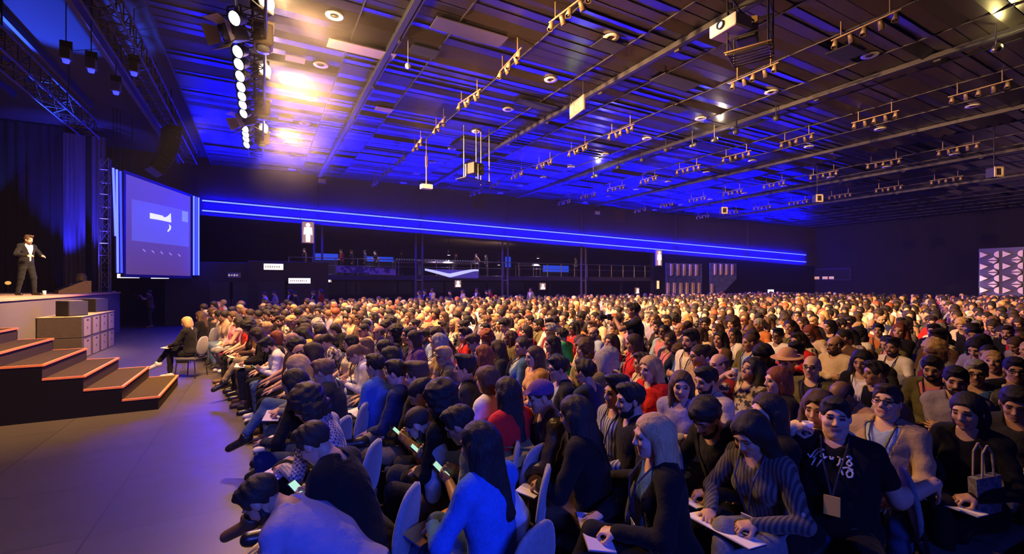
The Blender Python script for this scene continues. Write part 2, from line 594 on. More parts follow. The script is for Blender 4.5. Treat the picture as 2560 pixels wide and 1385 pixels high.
person_sign(770, 581, 28, 54, YW - 0.35, 'tall lightbox with a white standing man figure over the balcony rail')
person_sign(1648, 645, 19, 39, YW - 0.35, 'tall lightbox with a white skirted figure at the far balcony end', True)
person_sign(823, 696, 12, 20, YW + 1.0, 'small lightbox with a standing figure hung under the balcony end', False, hang=2.4)
person_sign(1145, 709, 17, 19, YW + 1.0, 'small lightbox with a head and shoulders figure under the V-shaped banner', bust=True, hang=2.4)
person_sign(1357, 716, 17, 17, YW + 1.0, 'small lightbox with a head and shoulders figure under the blue lit balcony', bust=True, hang=2.4)
person_sign(1594, 727, 11, 15, YW + 1.0, 'smallest head and shoulders lightbox, under the far end of the balcony', bust=True, hang=2.4)

# balcony / mixing platform ------------------------------------------------
P0 = on_y(722, 690, YW + 0.6); P1 = on_y(1640, 705, YW + 0.6)
PZ = 2.62
DECK = mat('platform_deck', (0.035, 0.028, 0.033), 0.6)
pf = tag(MB().box((0, 0, (PZ - 0.32) / 2 + .16), (P1.x - P0.x, 4.4, 0.32), 0.02).build('mixing_platform', DECK, None, ((P0.x + P1.x) / 2, YW + 2.8, (PZ - .32) / 2)), 'long dark mixing platform raised under the back wall fascia', 'platform')
for k in range(9):
    x = -(P1.x - P0.x) / 2 + (P1.x - P0.x) * (k + .04) / 8.1
    for y in (-1.9, 1.9):
        MB().box((x, y, 0), (.12, .12, PZ - .3), .01).build('support_post', BLACK, pf).location = (0, 0, 0)
rail = thing('platform_railing', 'thin metal railing along the front of the mixing platform', 'railing', (P0.x, YW + 0.65, PZ))
L = P1.x - P0.x
mr = MB().tube((0, 0, 1.0), (L, 0, 1.0), 0.025)
mr.tube((0, 0, 0.55), (L, 0, 0.55), 0.014)
mr.build('top_rail', ALU, rail)
for k in range(24):
    x = L * k / 23
    MB().tube((x, 0, 0), (x, 0, 1.0), 0.03).build('rail_post', ALU, rail)
for px, lab in ((1047, 'beside the V-shaped banner'), (1262, 'at the middle of the mixing platform'), (1458, 'past the middle of the mixing platform'), (795, 'by the standing man lightbox')):
    p = on_y(px, 700, YW + 0.3)
    t = thing('steel_column', 'twin dark steel column ' + lab, 'column', (p.x, YW + 0.25, 0), group='twin columns of the mixing platform')
    for sx in (-0.22, 0.22):
        MB().box((sx, 0, fz(p.x) / 2), (0.11, 0.11, fz(p.x)), 0.01).build('upright', mat('column_paint', (0.10, 0.085, 0.12), 0.5), t)
    for z in (1.2, 2.3, 3.6):
        MB().box((0, 0, z), (0.36, 0.07, 0.08)).build('tie_plate', STEEL, t)
for px, w, lab in ((915, 150, 'pale patterned banner strip along the platform edge'),):
    a = on_y(px - 75, 672, YW + 0.572); b = on_y(px + 75, 680, YW + 0.572)
    o = MB().prism([a + Vector((0, 0, .20)), b + Vector((0, 0, .20)), b - Vector((0, 0, .22)), a - Vector((0, 0, .22))], (0, 0.03, 0)).build('edge_banner', pattern_mat('banner_print', (0.42, 0.30, 0.34), (0.08, 0.06, 0.08), 'noise', 2.4))
    tag(o, lab, 'banner')
a = on_y(1062, 679, YW + 0.575); b = on_y(1196, 690, YW + 0.575)
bn = thing('platform_banner', 'white and blue V-shaped swoosh banner on the platform edge', 'banner', a)
w = b.x - a.x
up = [(w * k / 20, 0, 0.20 - 0.33 * max(0, 1 - abs(k / 20 - 0.44) / 0.44) ** 1.2) for k in range(21)]
lo = [(w * k / 20, 0, -0.10 - 0.36 * max(0, 1 - abs(k / 20 - 0.5) / 0.40) ** 0.8 if False else 0.08 - 0.46 * max(0, 1 - abs(k / 20 - 0.46) / 0.46)) for k in range(21)]
q = MB()
for k in range(20):
    q.prism([up[k], up[k + 1], lo[k + 1], lo[k]], (0, -0.03, 0))
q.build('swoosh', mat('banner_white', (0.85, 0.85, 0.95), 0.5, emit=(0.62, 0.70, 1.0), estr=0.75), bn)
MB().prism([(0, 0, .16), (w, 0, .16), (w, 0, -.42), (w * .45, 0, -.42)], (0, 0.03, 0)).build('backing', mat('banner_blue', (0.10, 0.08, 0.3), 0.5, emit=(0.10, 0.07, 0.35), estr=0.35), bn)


# desks, racks, cases on the platform
def desk(px, w, lab, z=PZ, h=0.85, Y=YW + 1.3, col=(0.11, 0.085, 0.08)):
    p = on_y(px, 690, Y)
    t = thing('control_desk', lab, 'desk', (p.x, Y, z))
    MB().box((0, 0, h), (w, 0.7, 0.06), 0.01).build('desk_top', mat('desk_top', (0.20, 0.15, 0.13), 0.5), t)
    MB().prism([(-w / 2 + .1, -.3, h + .03), (-w / 2 + .1, .3, h + .03), (-w / 2 + .1, .3, h + .28), (-w / 2 + .1, -.22, h + .10)], (w - .2, 0, 0)).build('console', mat('console_body', (0.04, 0.04, 0.045), 0.4), t)
    kn = MB()
    for i in range(10):
        kn.box((-w / 2 + .25 + (w - .5) * i / 9, -.02, h + .23), (.03, .05, .04), M=None)
    kn.build('fader', mat('fader_lamp', (.4, .4, .5), .4, emit=(.5, .5, 1), estr=.5), t)
    for sx in (-1, 1):
        for sy in (-1, 1):
            MB().box((sx * (w / 2 - .08), sy * .28, h / 2), (.06, .06, h)).build('leg', ALU, t)
    return t


desk(1090, 2.4, 'pale framed control desk behind the V-shaped banner')
desk(1160, 2.2, 'wide mixing desk at the middle of the platform')
desk(1020, 2.0, 'framed control desk beside the first twin column')
desk(1320, 2.0, 'control desk under the hanging white lamp', h=0.8)
BLUEGLOW = mat('blue_light_emission', (0.03, 0.05, 0.4), 0.5, emit=(0.02, 0.09, 1.0), estr=0.55)  # blue light on the low walls, put into the material as emission
for px, py, w, h, lab in ((815, 642, 52, 16, 'blue lit low wall behind the railing near the standing man sign'), (950, 648, 60, 12, 'blue lit low wall behind the platform crew'),
                          (1390, 672, 70, 16, 'blue lit low wall past the twin columns'), (1270, 655, 14, 26, 'blue lit upright panel by the middle column')):
    p = on_y(px, py, YW + 4.2); s = (YW + 4.2) / ray(px, py).y / FPX
    t = thing('emissive_panel', lab, 'panel', (p.x, YW + 4.2, PZ), group='blue lit panels on the platform')
    MB().box((0, 0, (p.z - PZ) / 1), (w * s * 1.1, 0.05, h * s), 0.01).build('panel_face', BLUEGLOW, t)
    MB().box((0, 0.06, (p.z - PZ) / 2), (w * s * 1.12, 0.05, p.z - PZ), 0.01).build('panel_base', BLACKP, t)
# lamps over the platform
for px, py, lab in ((1122, 637, 'white spot lamp hanging over the middle control desk'), (1345, 645, 'white spot lamp hanging past the middle column'), (1247, 662, 'low white work lamp beside the middle column')):
    p = on_y(px, py, YW + 1.0)
    t = thing('hanging_lamp', lab, 'lamp', p)
    MB().lathe([(0.05, 0.28), (0.09, 0.2), (0.12, 0.0), (0.10, -0.02)], 14, caps=(True, False)).build('lamp_shade', BLACK, t)
    MB().lathe([(0.0, -0.03), (0.10, -0.02), (0.10, 0.03)], 14).build('bulb', mat('lamp_glow_white', (1, 1, 1), .5, emit=(0.85, 0.85, 1.0), estr=7), t)
    MB().tube((0, 0, .25), (0, 0, fz(p.x) + 0.05 - p.z), 0.015).build('drop_rod', BLACK, t)
    light('desk_lamp', 'SPOT', (p.x, p.y, p.z - .05), (0.9, 0.85, 1.0), 260, (p.x, p.y, 0), 0.05, 100, 0.7)
for px, py in ((1170, 628), (1250, 640)):
    p = on_y(px, py, YW + 1.6)
    light('soffit_uplight', 'SPOT', (p.x, p.y, 3.6), (1.0, 0.62, 0.35), 220, (p.x, p.y + 1.5, 6), 0.05, 110, 0.8)

x0_ = on_y(1634, 700, YW).x
struct(MB().prism([(x0_, YW - .01, 0), (XF1, YW - .01, 0), (XF1, YW - .01, fz(XF1)), (x0_, YW - .01, fz(x0_))], (0, .4, 0)).build('wall_lower', WALLD))
for px in (800, 930, 1100, 1215, 1400):
    p = on_y(px, 640, YW + 1.4)
    light('platform_fill', 'SPOT', (p.x, YW + 1.2, fz(p.x) - .25), (.75, .55, 1.0), 170, (p.x, YW + 2.2, PZ), .1, 120, .8)  # fill lamps without fixtures, added to lift the dim platform
# patterned wall panels at the far end of the back wall ----------------------
GOLD = mat('panel_lamella', (0.50, 0.36, 0.26), 0.35, 0.3)
for (x0, x1, lab) in ((1666, 1756, 'patterned blue wall panel with pale upright fins, the wider of two'), (1776, 1842, 'patterned blue wall panel with pale upright fins, the narrower of two')):
    a = on_y(x0, 657, YW - 0.12); b = on_y(x1, 662, YW - 0.12)
    zt = a.z; zb = on_y(x0, 742, YW).z
    t = thing('wall_panel', lab, 'wall panel', (a.x, YW - 0.11, 0))
    W = b.x - a.x
    wide = x0 < 1700; hh_ = zt - zb
    pts_ = [(0, zb), (W, zb), (W, zt), (0, zt)] if wide else [(0, zb), (W * .34, zb), (W, zt - hh_ * .46), (W, zt), (0, zt)]
    MB().prism([(x_, .02, z_) for x_, z_ in pts_], (0, .08, 0)).build('panel_board', pattern_mat('panel_print', (0.012, 0.02, 0.13), (0.03, 0.045, 0.28), 'noise', 3.5), t)
    for z, n, k0 in ((zt - .62, 5 if wide else 4, .75), (zb + .72, 6 if wide else 1, .2)):
        for k in range(n):
            x = (k + k0) * W / (5.8 if wide else 4.6)
            MB().prism([(x - .13, .02, z - .52), (x + .13, .02, z - .45), (x + .15, .02, z + .5), (x - .11, .02, z + .54)], (0, -.14, 0)).build('fin', GOLD, t)
# booth window in the side wall
p = on_x(2072, 686, XR - 0.05)
t = struct(MB().box((XR - 0.03, p.y, p.z), (0.10, 4.4, 1.35), 0.01).build('window_1', mat('window_frame_paint', (0.015, 0.012, 0.03), 0.6, spec=.1)))
MB().box((XR - 0.10, p.y, p.z), (0.03, 4.1, 1.1)).build('pane', mat('booth_glass', (0.01, 0.01, 0.012), 0.1), t)
for k, (dy, wv) in enumerate(((1.2, .5), (.35, .55), (-.3, .5))):
    MB().box((XR - 0.125, p.y + dy, p.z - 0.38), (0.02, wv, 0.3)).build('lit_pane', mat('booth_glow', (.4, .25, .1), .5, emit=(1, .6, .2), estr=.35), t)

# geometric relief screen on the side wall: a grid of pyramids and ring cuts
a = on_x(2446, 622, XR - 1.6); sc = (XR - 1.6) / ray(2446, 622).x / FPX
zt = a.z; zb = on_x(2440, 742, XR - 1.6).z
rs = thing('relief_screen', 'tall white screen of folded triangles lit in blue at the end wall', 'screen', (XR - 1.6, a.y, zb))
RW, RH = 9.0, zt - zb
MB().box((0.12, -RW / 2, RH / 2), (0.08, RW, RH), 0.01).build('screen_frame', mat('relief_frame', (0.035, 0.03, 0.11), 0.5), rs)
RELM = mat('relief_white', (0.75, 0.60, 0.48), 0.45)
RELD = mat('relief_violet', (0.035, 0.022, 0.07), 0.5)
cw_, ch_ = 1.36, 1.0
for j in range(6):
    for i in range(5):
        yc = -cw_ * (j + .5); zc = RH - ch_ * (i + .05)
        if zc - .5 < 0:
            continue
        lens = [(0.0, yc + .56 * math.cos(2 * PI * k / 18), zc + .33 * math.sin(2 * PI * k / 18) * (1 if k < 9 else 1)) for k in range(18)]
        if zc + .33 < RH:
            cell = MB().prism(lens, (-.10, 0, 0)).build('lens_tile', RELD, rs)
            v = MB()
            for sg in (-1, 1):
                v.prism([(-.105, yc + .05, zc + sg * .06), (-.105, yc - .52, zc + sg * .04), (-.105, yc - .30, zc + sg * .27)], (-.10, 0, 0))
            v.build('wedge', RELM, cell)
        zh = zc - .5
        MB().prism([(0, yc + .55, zh + .26), (0, yc + .05, zh), (0, yc + .55, zh - .26)], (-.16, 0, 0)).build('wedge', RELM, rs)
        MB().prism([(0, yc - .60 + .30 * math.sin(PI * k / 8) * 1.0, zh + .27 * math.cos(PI * k / 8)) for k in range(9)], (-.16, 0, 0)).build('wedge', RELM, rs)
light('relief_light', 'SPOT', (XR - 2.7, a.y + 1.8, 1.6), (1.0, 0.72, 0.5), 600, (XR - 1.7, a.y - 4, 3.2), 0.05, 80, 0.8)
light('relief_light', 'SPOT', (XR - 3.6, a.y + 1.6, 2.2), BLUE, 70, (XR - 1.6, a.y - 1.0, 3.2), 0.1, 90, 0.8)

# ================================================================== STAGE
HS, XS = 1.73, -5.25
YS0, YS1 = 2.0, 25.2
CARPET = mat('stage_carpet', (0.10, 0.085, 0.085), 0.9, spec=0.05, noise=0.25, nscale=60, bump=0.3, bscale=220)
DECKM = mat('stage_deck', (0.36, 0.24, 0.16), 0.5, noise=0.2, nscale=4)
ORANGE = mat('edge_strip_orange', (0.95, 0.28, 0.08), 0.4)
st = thing('stage', 'high stage with a pale wooden deck and grey carpeted front', 'stage', (XS, (YS0 + YS1) / 2, 0))
SL = YS1 - YS0
MB().box((-3.7, 0, HS / 2 - 0.03), (7.4, SL, HS - 0.06), 0.01).build('carpet_front', CARPET, st)
MB().box((-3.7, 0, HS - 0.03), (7.44, SL + 0.04, 0.06), 0.008).build('deck', DECKM, st)
MB().box((0.025, 0, HS - 0.03), (0.02, SL, 0.05)).build('edge_strip', mat('stage_edge_wood', (0.55, 0.26, 0.12), 0.45), st)
# stairs
stp = thing('stage_stairs', 'broad carpeted stairs with orange edge strips up to the stage', 'stairs', (-1.48, 9.5, 0))
RIS, TRD, SW = HS / 8, 0.47, 2.0
stm = mat('stair_carpet', (0.060, 0.044, 0.026), 0.9, spec=0.05, noise=0.3, nscale=70, bump=0.3, bscale=250)
for k in range(8):
    x1 = -TRD * k; zt = RIS * (k + 1)
    x0 = x1 - TRD if k < 7 else XS + 1.48 + 0.02
    s_ = MB().box(((x0 + x1) / 2, SW / 2, zt / 2), (x1 - x0, SW, zt), 0.006).build('step', stm, stp)
    e = MB()
    e.box((x1 + 0.002, SW / 2, zt - 0.012), (0.035, SW + 0.02, 0.03))
    e.box(((x0 + x1) / 2, -0.004, zt - 0.012), (x1 - x0, 0.03, 0.03))
    e.box(((x0 + x1) / 2, SW + 0.004, zt - 0.012), (x1 - x0, 0.03, 0.03))
    e.build('edge_strip', ORANGE, s_)

for y in (-.012, SW + .012):
  sk_ = MB()
  for k in range(8):
    x1 = -TRD * k; zt = RIS * (k + 1); x0 = x1 - TRD if k < 7 else XS + 1.48
    sk_.box(((x0 + x1) / 2, y, zt / 2 - .03), (x1 - x0, .012, zt - .06))
  sk_.build('dark_side_sheet', mat('stair_side_dark', (.010, .009, .009), .7, spec=.1), stp)  # black sheets added to keep the step sides dark under the washes
# subwoofers two high along the stage front, standing on a wooden plinth
SUBM = mat('speaker_paint', (0.016, 0.014, 0.014), 0.6, spec=.15, bump=0.2, bscale=400)
GRILL = mat('speaker_grille', (0.022, 0.02, 0.02), 0.6, 0.1, noise=0.3, nscale=300)
BADGE = mat('speaker_badge', (0.75, 0.68, 0.62), 0.4)


def subwoofer(x, y, z, lab, side):
    t = thing('subwoofer', lab, 'speaker', (x, y, z), group='subwoofers stacked against the stage')
    MB().box((0, 0, 0.29), (0.92, 0.785, 0.575), 0.012).build('cabinet', side, t)
    MB().box((0.462, 0.02, 0.27), (0.02, 0.54, 0.50), 0.006).build('grille', mat('sub_grille_grey', (0.17, 0.125, 0.12), 0.6, noise=.2, nscale=200), t)
    MB().box((0.474, 0.0, 0.25), (0.006, 0.05, 0.07)).build('badge', BLACKP, t)
    MB().box((0.474, 0.02, 0.47), (0.012, 0.16, 0.04), 0.004).build('grip', BLACKP, t)
    if z > .3:
        MB().box((0, 0, .583), (.94, .79, .012), .003).build('lit_top', mat('sub_top_lit_tan', (0.36, 0.26, 0.12), .6, noise=.2, nscale=8), t)  # tan sheet added; its colour carries the warm light on the tops


WOODY = mat('cabinet_brown', (0.045, 0.032, 0.022), 0.6, noise=0.3, nscale=14)
for r_ in range(2):
    for k in range(4):
        subwoofer(-4.77, 17.2 + 0.80 * k, r_ * 0.585, '%s subwoofer of the %s row against the stage, counting from the stairs' % (ORD[k], ('lower', 'upper')[r_]), WOODY)


def front_speaker(x, y, z, rz, lab):
    t = thing('front_speaker', lab, 'speaker', (x, y, z), rz)
    MB().prism([(-.2, -.22, 0), (.22, -.3, 0), (.22, .3, 0), (-.2, .22, 0)], (0, 0, .42)).build('cabinet', SUBM, t)
    MB().box((.226, 0, .21), (.02, .56, .38), .005).build('grille', GRILL, t)
    MB().box((0, 0, .425), (.38, .42, .012)).build('top_plate', mat('speaker_top', (0.16, 0.13, 0.12), .5), t)
    return t


front_speaker(-4.70, 17.35, 1.176, -0.5, 'black wedge speaker on the subwoofers beside the stairs')
front_speaker(-4.72, 19.5, 1.176, -0.3, 'black wedge speaker at the far end of the subwoofers')

# things standing on the stage
wm = thing('stage_monitor', 'wooden sided wedge monitor lying on the stage edge', 'speaker', tuple(on_y(186, 730, 22.6)[:2]) + (HS,), 0.42)
MB().prism([(-.48, -.40, 0), (.40, -.40, 0), (.40, -.40, .46), (.22, -.40, .46), (-.48, -.40, .10)], (0, .8, 0)).build('cabinet', mat('monitor_wood', (0.30, 0.19, 0.07), .55, noise=.3, nscale=10), wm)
Mg = Matrix.Translation((-.13, 0, .285)) @ Matrix.Rotation(-math.atan2(.36, .70), 4, 'Y')
MB().box((0, 0, .01), (.74, .74, .02), .004, M=Mg).build('grille', GRILL, wm)
MB().box((0.05, 0, .024), (.05, .22, .006), M=Mg).build('badge', BADGE, wm)
sp2 = thing('small_speaker', 'small rounded speaker standing behind the wedge monitor', 'speaker', tuple(on_y(203, 727, 23.7)[:2]) + (HS,), .3)
MB().lathe([(.14, 0), (.17, .08), (.17, .62), (.12, .74), (0, .78)], 14).build('cabinet', mat('small_speaker_paint', (.16, .11, .06), .5), sp2)
MB().box((.165, 0, .4), (.02, .16, .36), .004).build('grille', GRILL, sp2)
cp = thing('paper_cup', 'small white cup standing on the stage edge', 'cup', tuple(on_z(111, 738, HS)))
MB().lathe([(.035, 0), (.045, .13), (.040, .13), (.033, .01)], 14).build('cup_wall', WHITEP, cp)
MB().lathe([(.047, .125), (.049, .14), (0, .145)], 14).build('cup_lid', mat('cup_lid', (.8, .78, .76), .4), cp)
fl = thing('floor_lamp', 'small amber lamp glowing low behind the speaker on stage', 'lamp', tuple(on_y(20, 690, 25.0)[:2]) + (HS,))
MB().lathe([(.12, 0), (.12, .04), (.03, .06), (.03, .3)], 12).build('base', BLACK, fl)
MB().ball((0, 0, .38), .09, (1, 1, .8)).build('bulb', mat('amber_bulb', (1, .6, .2), .5, emit=(1, .5, .12), estr=0.8), fl)

# black drapes at the end of the stage, falling in folds
def drape(name, lab, x0, x1, Y, z0, z1, m, folds, amp):
    n = int(folds * 8); vs = []; qs = []
    for i in range(n + 1):
        x = x0 + (x1 - x0) * i / n
        for k in range(9):
            tz = k / 8
            a = amp * (0.6 + 0.4 * (1 - tz))
            y = Y + a * math.sin(2 * PI * folds * i / n + 0.6 * math.sin(1.7 * i)) + 0.02 * math.sin(3 * tz + i)
            vs.append((x, y, z0 + (z1 - z0) * tz))
    for i in range(n):
        for k in range(8):
            b_ = i * 9 + k
            qs.append((b_, b_ + 9, b_ + 10, b_ + 1))
    o = bpy.data.objects.new(name, mesh_np(name, vs, qs, mats=[m])); COL.objects.link(o)
    return tag(o, lab, 'curtain')


drape('stage_curtain', 'wide black drape closing the end of the stage', XL + 0.2, -5.9, 25.75, HS + 0.01, ZC + 0.2, VELVET, 22, 0.10)
LEGM = mat('grey_drape', (0.075, 0.065, 0.085), .8, spec=.1)
drape('curtain_leg', 'narrow dark drape lit blue beside the big screen', on_y(229, 500, 25.3).x, on_y(264, 500, 25.3).x, 25.3, HS + 0.01, 8.3, LEGM, 3, 0.07)
drape('curtain_leg', 'dark drape with the brightest blue fold, behind the wedge monitor', on_y(158, 500, 25.3).x, on_y(214, 500, 25.3).x, 25.3, HS + 0.01, 8.3, LEGM, 5, 0.06)
tw = thing('truss_tower', 'thin upright truss tower at the stage end, faintly lit blue', 'truss', (on_y(262, 700, 24.9).x, 24.9, HS))


def lattice(a, b, w, h, r, step, m_):
    """box truss from a to b (axis along Y or Z), w and h its section"""
    a = Vector(a); b = Vector(b); ax = (b - a).normalized()
    u = Vector((1, 0, 0)); v = ax.cross(u)
    Lx = (b - a).length
    for su in (-1, 1):
        for sv in (-1, 1):
            o = u * (su * w / 2) + v * (sv * h / 2)
            m_.tube(a + o, b + o, r, 8)
    n = max(1, int(Lx / step))
    for k in range(n):
        p = a + ax * (Lx * k / n); q = a + ax * (Lx * (k + 1) / n)
        for (o1, o2) in (((-1, -1), (1, -1)), ((1, -1), (1, 1)), ((1, 1), (-1, 1)), ((-1, 1), (-1, -1))):
            A = u * (o1[0] * w / 2) + v * (o1[1] * h / 2); B = u * (o2[0] * w / 2) + v * (o2[1] * h / 2)
            if k % 2:
                A, B = B, A
            m_.tube(p + A, q + B, r * 0.5, 5, cap=False)
            m_.tube(p + A, p + B, r * 0.5, 5, cap=False)
    return m_


lattice((0, 0, 0), (0, 0, 5.6), 0.30, 0.30, 0.025, 0.5, MB()).build('lattice', ALU, tw)
MB().box((0, 0, 0.02), (.6, .6, .04), .01).build('base', STEEL, tw)
# stage trusses along the front of the stage and over its edge
TRB = mat('truss_black', (0.030, 0.027, 0.028), 0.5, 0.4)
for X, Y0, Y1, Z, w_, lab in ((-2.75, 4.0, 25.0, 7.75, 0.5, 'dark box truss hung along the edge of the hall ceiling by the stage'),
                             (-4.75, 4.0, 19.3, 7.0, 0.45, 'lower dark box truss over the front edge of the stage')):
    t = thing('lighting_truss', lab, 'truss', (X, Y0, Z))
    lattice((0, 0, 0), (0, Y1 - Y0, 0), w_, w_, 0.028, 0.55, MB()).build('lattice', mat('truss_grey', (0.035, 0.03, 0.03), .5, .5, spec=.2), t)
    for k in range(4):
        y = (Y1 - Y0) * (k + .5) / 4
        MB().tube((0, y, w_ / 2), (0, y, 9.0 - Z), 0.02).build('hanging_cable', BLACK, t)
for k, (px, py) in enumerate(((228, 160), (290, 217), (165, 135), (335, 168))):
    p = on_z(px, py, 7.3)
    t = thing('stage_lamp', 'blue lit lamp housing over the stage, %s from the drapes' % ORD[k], 'stage light', p)
    t.scale = (.55, .55, 1)
    MB().box((0, 0, 0), (.34, .34, .26), .03).build('housing', mat('lamp_housing_grey', (.04, .04, .05), .5), t)
    MB().lathe([(.10, -.2), (.13, -.12), (.13, 0)], 14).build('lens', LEDB, t)
    MB().box((0, 0, .2), (.4, .04, .2)).build('yoke', BLACK, t)
    MB().tube((0, 0, .25), (0, 0, 8.9 - p.z), 0.02).build('drop_rod', BLACK, t)
# header in front of the stage: dark fly space with the hall ceiling's edge
struct(MB().box((-3.65, (YN + YW) / 2, ZC + 0.1), (0.12, YW - YN, 0.5)).build('trim_2', mat('header_paint', (0.03, 0.025, 0.025), .6)))
struct(MB().box((-8.3, (YN + YW) / 2, ZC + 0.32), (9.2, YW - YN, 0.06)).build('ceiling_stage', mat('fly_soffit', (0.028, 0.028, 0.03), .8, spec=.05)))
for k in range(3):
    struct(MB().box((-5.4 - 1.0 * k, 10, ZC + 0.18), (0.10, 24, 0.24)).build('trim_%d' % (k + 3), BLACKP))

# projection screen -----------------------------------------------------------
SH = 3.9
dl = SH * FPX / (688 - 437); dr = SH * FPX / (688 - 490)
A0 = at_depth(312, 688, dl); A1 = at_depth(312, 437, dl); B0 = at_depth(475, 688, dr); B1 = at_depth(475, 490, dr)
sd = Vector((B0.x - A0.x, B0.y - A0.y, 0)); SWD = sd.length; sd.normalize()
sang = math.atan2(sd.y, sd.x)
zb = (A0.z + B0.z) / 2
scn = thing('projection_screen', 'big tilted projection screen glowing violet blue beside the stage', 'screen', (A0.x, A0.y, zb), sang)


def screen_mat():
    m = mat('screen_picture', (0.06, 0.06, 0.07), 0.7, spec=.1)
    nt = m.node_tree; b = nt.nodes['Principled BSDF']
    tc = nt.nodes.new('ShaderNodeTexCoord'); sp = nt.nodes.new('ShaderNodeSeparateXYZ')
    nt.links.new(tc.outputs['Generated'], sp.inputs[0])
    c1 = nt.nodes.new('ShaderNodeMix'); c1.data_type = 'RGBA'
    c1.inputs[6].default_value = (0.125, 0.055, 0.16, 1); c1.inputs[7].default_value = (0.12, 0.075, 0.60, 1)
    nt.links.new(sp.outputs['Z'], c1.inputs[0])
    nt.links.new(c1.outputs[2], b.inputs['Emission Color'])
    b.inputs['Emission Strength'].default_value = 0.8
    return m


MB().box((SWD / 2, 0.0, SH / 2), (SWD, 0.04, SH)).build('picture', screen_mat(), scn)
fr = MB()
for c, d in (((SWD / 2, .02, -.06), (SWD + .24, .12, .12)), ((SWD / 2, .02, SH + .06), (SWD + .24, .12, .12)), ((-.06, .02, SH / 2), (.12, .12, SH)), ((SWD + .06, .02, SH / 2), (.12, .12, SH))):
    fr.box(c, d)
fr.build('frame', BLACKP, scn)
def scr(px, py):
    """pixel on the screen plane -> its local (x, z)"""
    r = ray(px, py); n = Vector((-sd.y, sd.x, 0))
    k = (A0.x * n.x + A0.y * n.y) / (r.x * n.x + r.y * n.y)
    q = Vector((r.x * k - A0.x, r.y * k - A0.y, 0))
    return q.dot(sd), EYE + r.z * k - zb
def scr_poly(pts, y, d=0.01):
    return MB().prism([(scr(*p)[0], y, scr(*p)[1]) for p in pts], (0, d, 0))
scr_poly([(327, 497), (470, 528), (470, 617), (327, 601)], -.035).build('picture_field', mat('screen_field', (.06, .06, .08), .7, emit=(0.15, 0.13, 0.62), estr=.72), scn)
lm = mat('screen_white', (.9, .9, .9), .6, emit=(0.78, 0.84, 1.0), estr=1.0)
scr_poly([(372, 532), (403, 539), (408, 544), (416, 541), (424, 533), (425, 556), (397, 550), (372, 546)], -.05).build('picture_shape', lm, scn)
scr_poly([(420, 561), (425, 566), (424, 573), (417, 580), (416, 577), (421, 570)], -.05).build('picture_shape', lm, scn)
scr_poly([(453, 527), (467, 530), (467, 556), (453, 553)], -.05).build('picture_shape', mat('screen_pale', (.5, .5, .9), .6, emit=(0.17, 0.24, 0.95), estr=1.0), scn)
for k in range(5):
    x = 355 + 22 * k
    scr_poly([(x, 622 + 3 * k), (x + 6, 628 + 3 * k), (x + 5, 630 + 3 * k), (x - 1, 624 + 3 * k)], -.05).build('picture_shape', mat('screen_fleck', (.4, .3, .5), .6, emit=(.4, .3, .6), estr=.7), scn)
for x in (.5, SWD - .5):
    MB().tube((x, 0.03, SH + .1), (x, 0.03, 9.0 - zb), .015).build('hanging_cable', BLACK, scn)
# upright LED bars flanking the screen
def led_bar(p0, p1, d, lab, m):
    a = at_depth(*p0, d); b = at_depth(p1[0], p1[1], d)
    t = thing('led_bar', lab, 'LED strip', a, group='upright LED bars beside the screen')
    MB().tube((0, 0, 0), b - a, .035, 8).build('diffuser', m, t)
    MB().tube(b - a, (b.x - a.x, b.y - a.y, 8.95 - a.z), .012).build('hanging_cable', BLACK, t)
    bk = Vector((-.05, .06, 0))
    MB().tube(bk, b - a + bk, .05, 6).build('mounting_channel', BLACKP, t)
led_bar((289, 590), (283, 420), dl - .55, 'short slanting blue LED bar at the stage edge of the screen', LEDM2)
led_bar((294.5, 682), (292, 424), dl - .45, 'tall pale LED bar of the three on the stage side of the screen', LEDM2)
led_bar((304, 682), (301, 428), dl - .3, 'deep blue LED bar nearest the stage edge of the picture', LEDB)
led_bar((484.5, 688), (484.5, 490), dr + .1, 'first pale LED bar past the far edge of the screen', LEDM2)
led_bar((490.5, 688), (490.5, 492), dr + .2, 'thin blue LED bar in the middle of the three past the screen', LEDB)
led_bar((496.5, 688), (496.5, 494), dr + .3, 'outermost pale LED bar past the screen, by the long LED lines', LEDM2)

# line array of speakers hanging in a curve above the screen
la = thing('line_array', 'dark curved line array of speakers hanging above the screen', 'speaker', tuple(at_depth(428, 318, 15.5)), 0.4)
yy, zz, an = 0.0, 0.0, 0.0
la.scale = (.8,) * 3
for k in range(9):
    M = Matrix.Translation((yy, 0, zz)) @ Matrix.Rotation(an, 4, 'Y')
    c_ = MB().box((0, 0, -.12), (.5, .95, .22), .02, M=M).build('array_cabinet', SUBM, la)
    MB().box((.255, 0, -.12), (.02, .85, .18), M=M).build('grille', GRILL, c_)
    yy -= .24 * math.sin(an) * 1.0; zz -= .24 * math.cos(an); an += math.radians(4.2)
MB().tube((0, 0, 0), (0, 0, (ZC + .33 - la.location.z) / .8), .03).build('hoist_chain', BLACK, la)

# ================================================================== CEILING EQUIPMENT
# rails running away from the camera, each a black channel with a lighter lip
RAILM = mat('rail_lip', (0.03, 0.022, 0.016), .6, .2, noise=.6, nscale=40)
for k, X in enumerate((3.07, 9.6, 16.3, 23.6, 31.0, 38.4)):
    t = thing('ceiling_track', '%s dark track along the ceiling, counting from the stage' % ORD[k], 'track', (X, YN + .1, ZC), group='long tracks on the ceiling')
    Lt = YW - YN - .3
    MB().box((-.06, Lt / 2, -.07), (.15, Lt, .14), .01).build('channel', BLACKP, t)
    MB().box((.07, Lt / 2, -.06), (.05, Lt, .12), .01).build('lip', RAILM, t)
    for j in range(9):
        MB().box((.04, 6 + 3.1 * j, -.155), (.07, .16, .06), .01).build('track_clamp', RAILM, t)
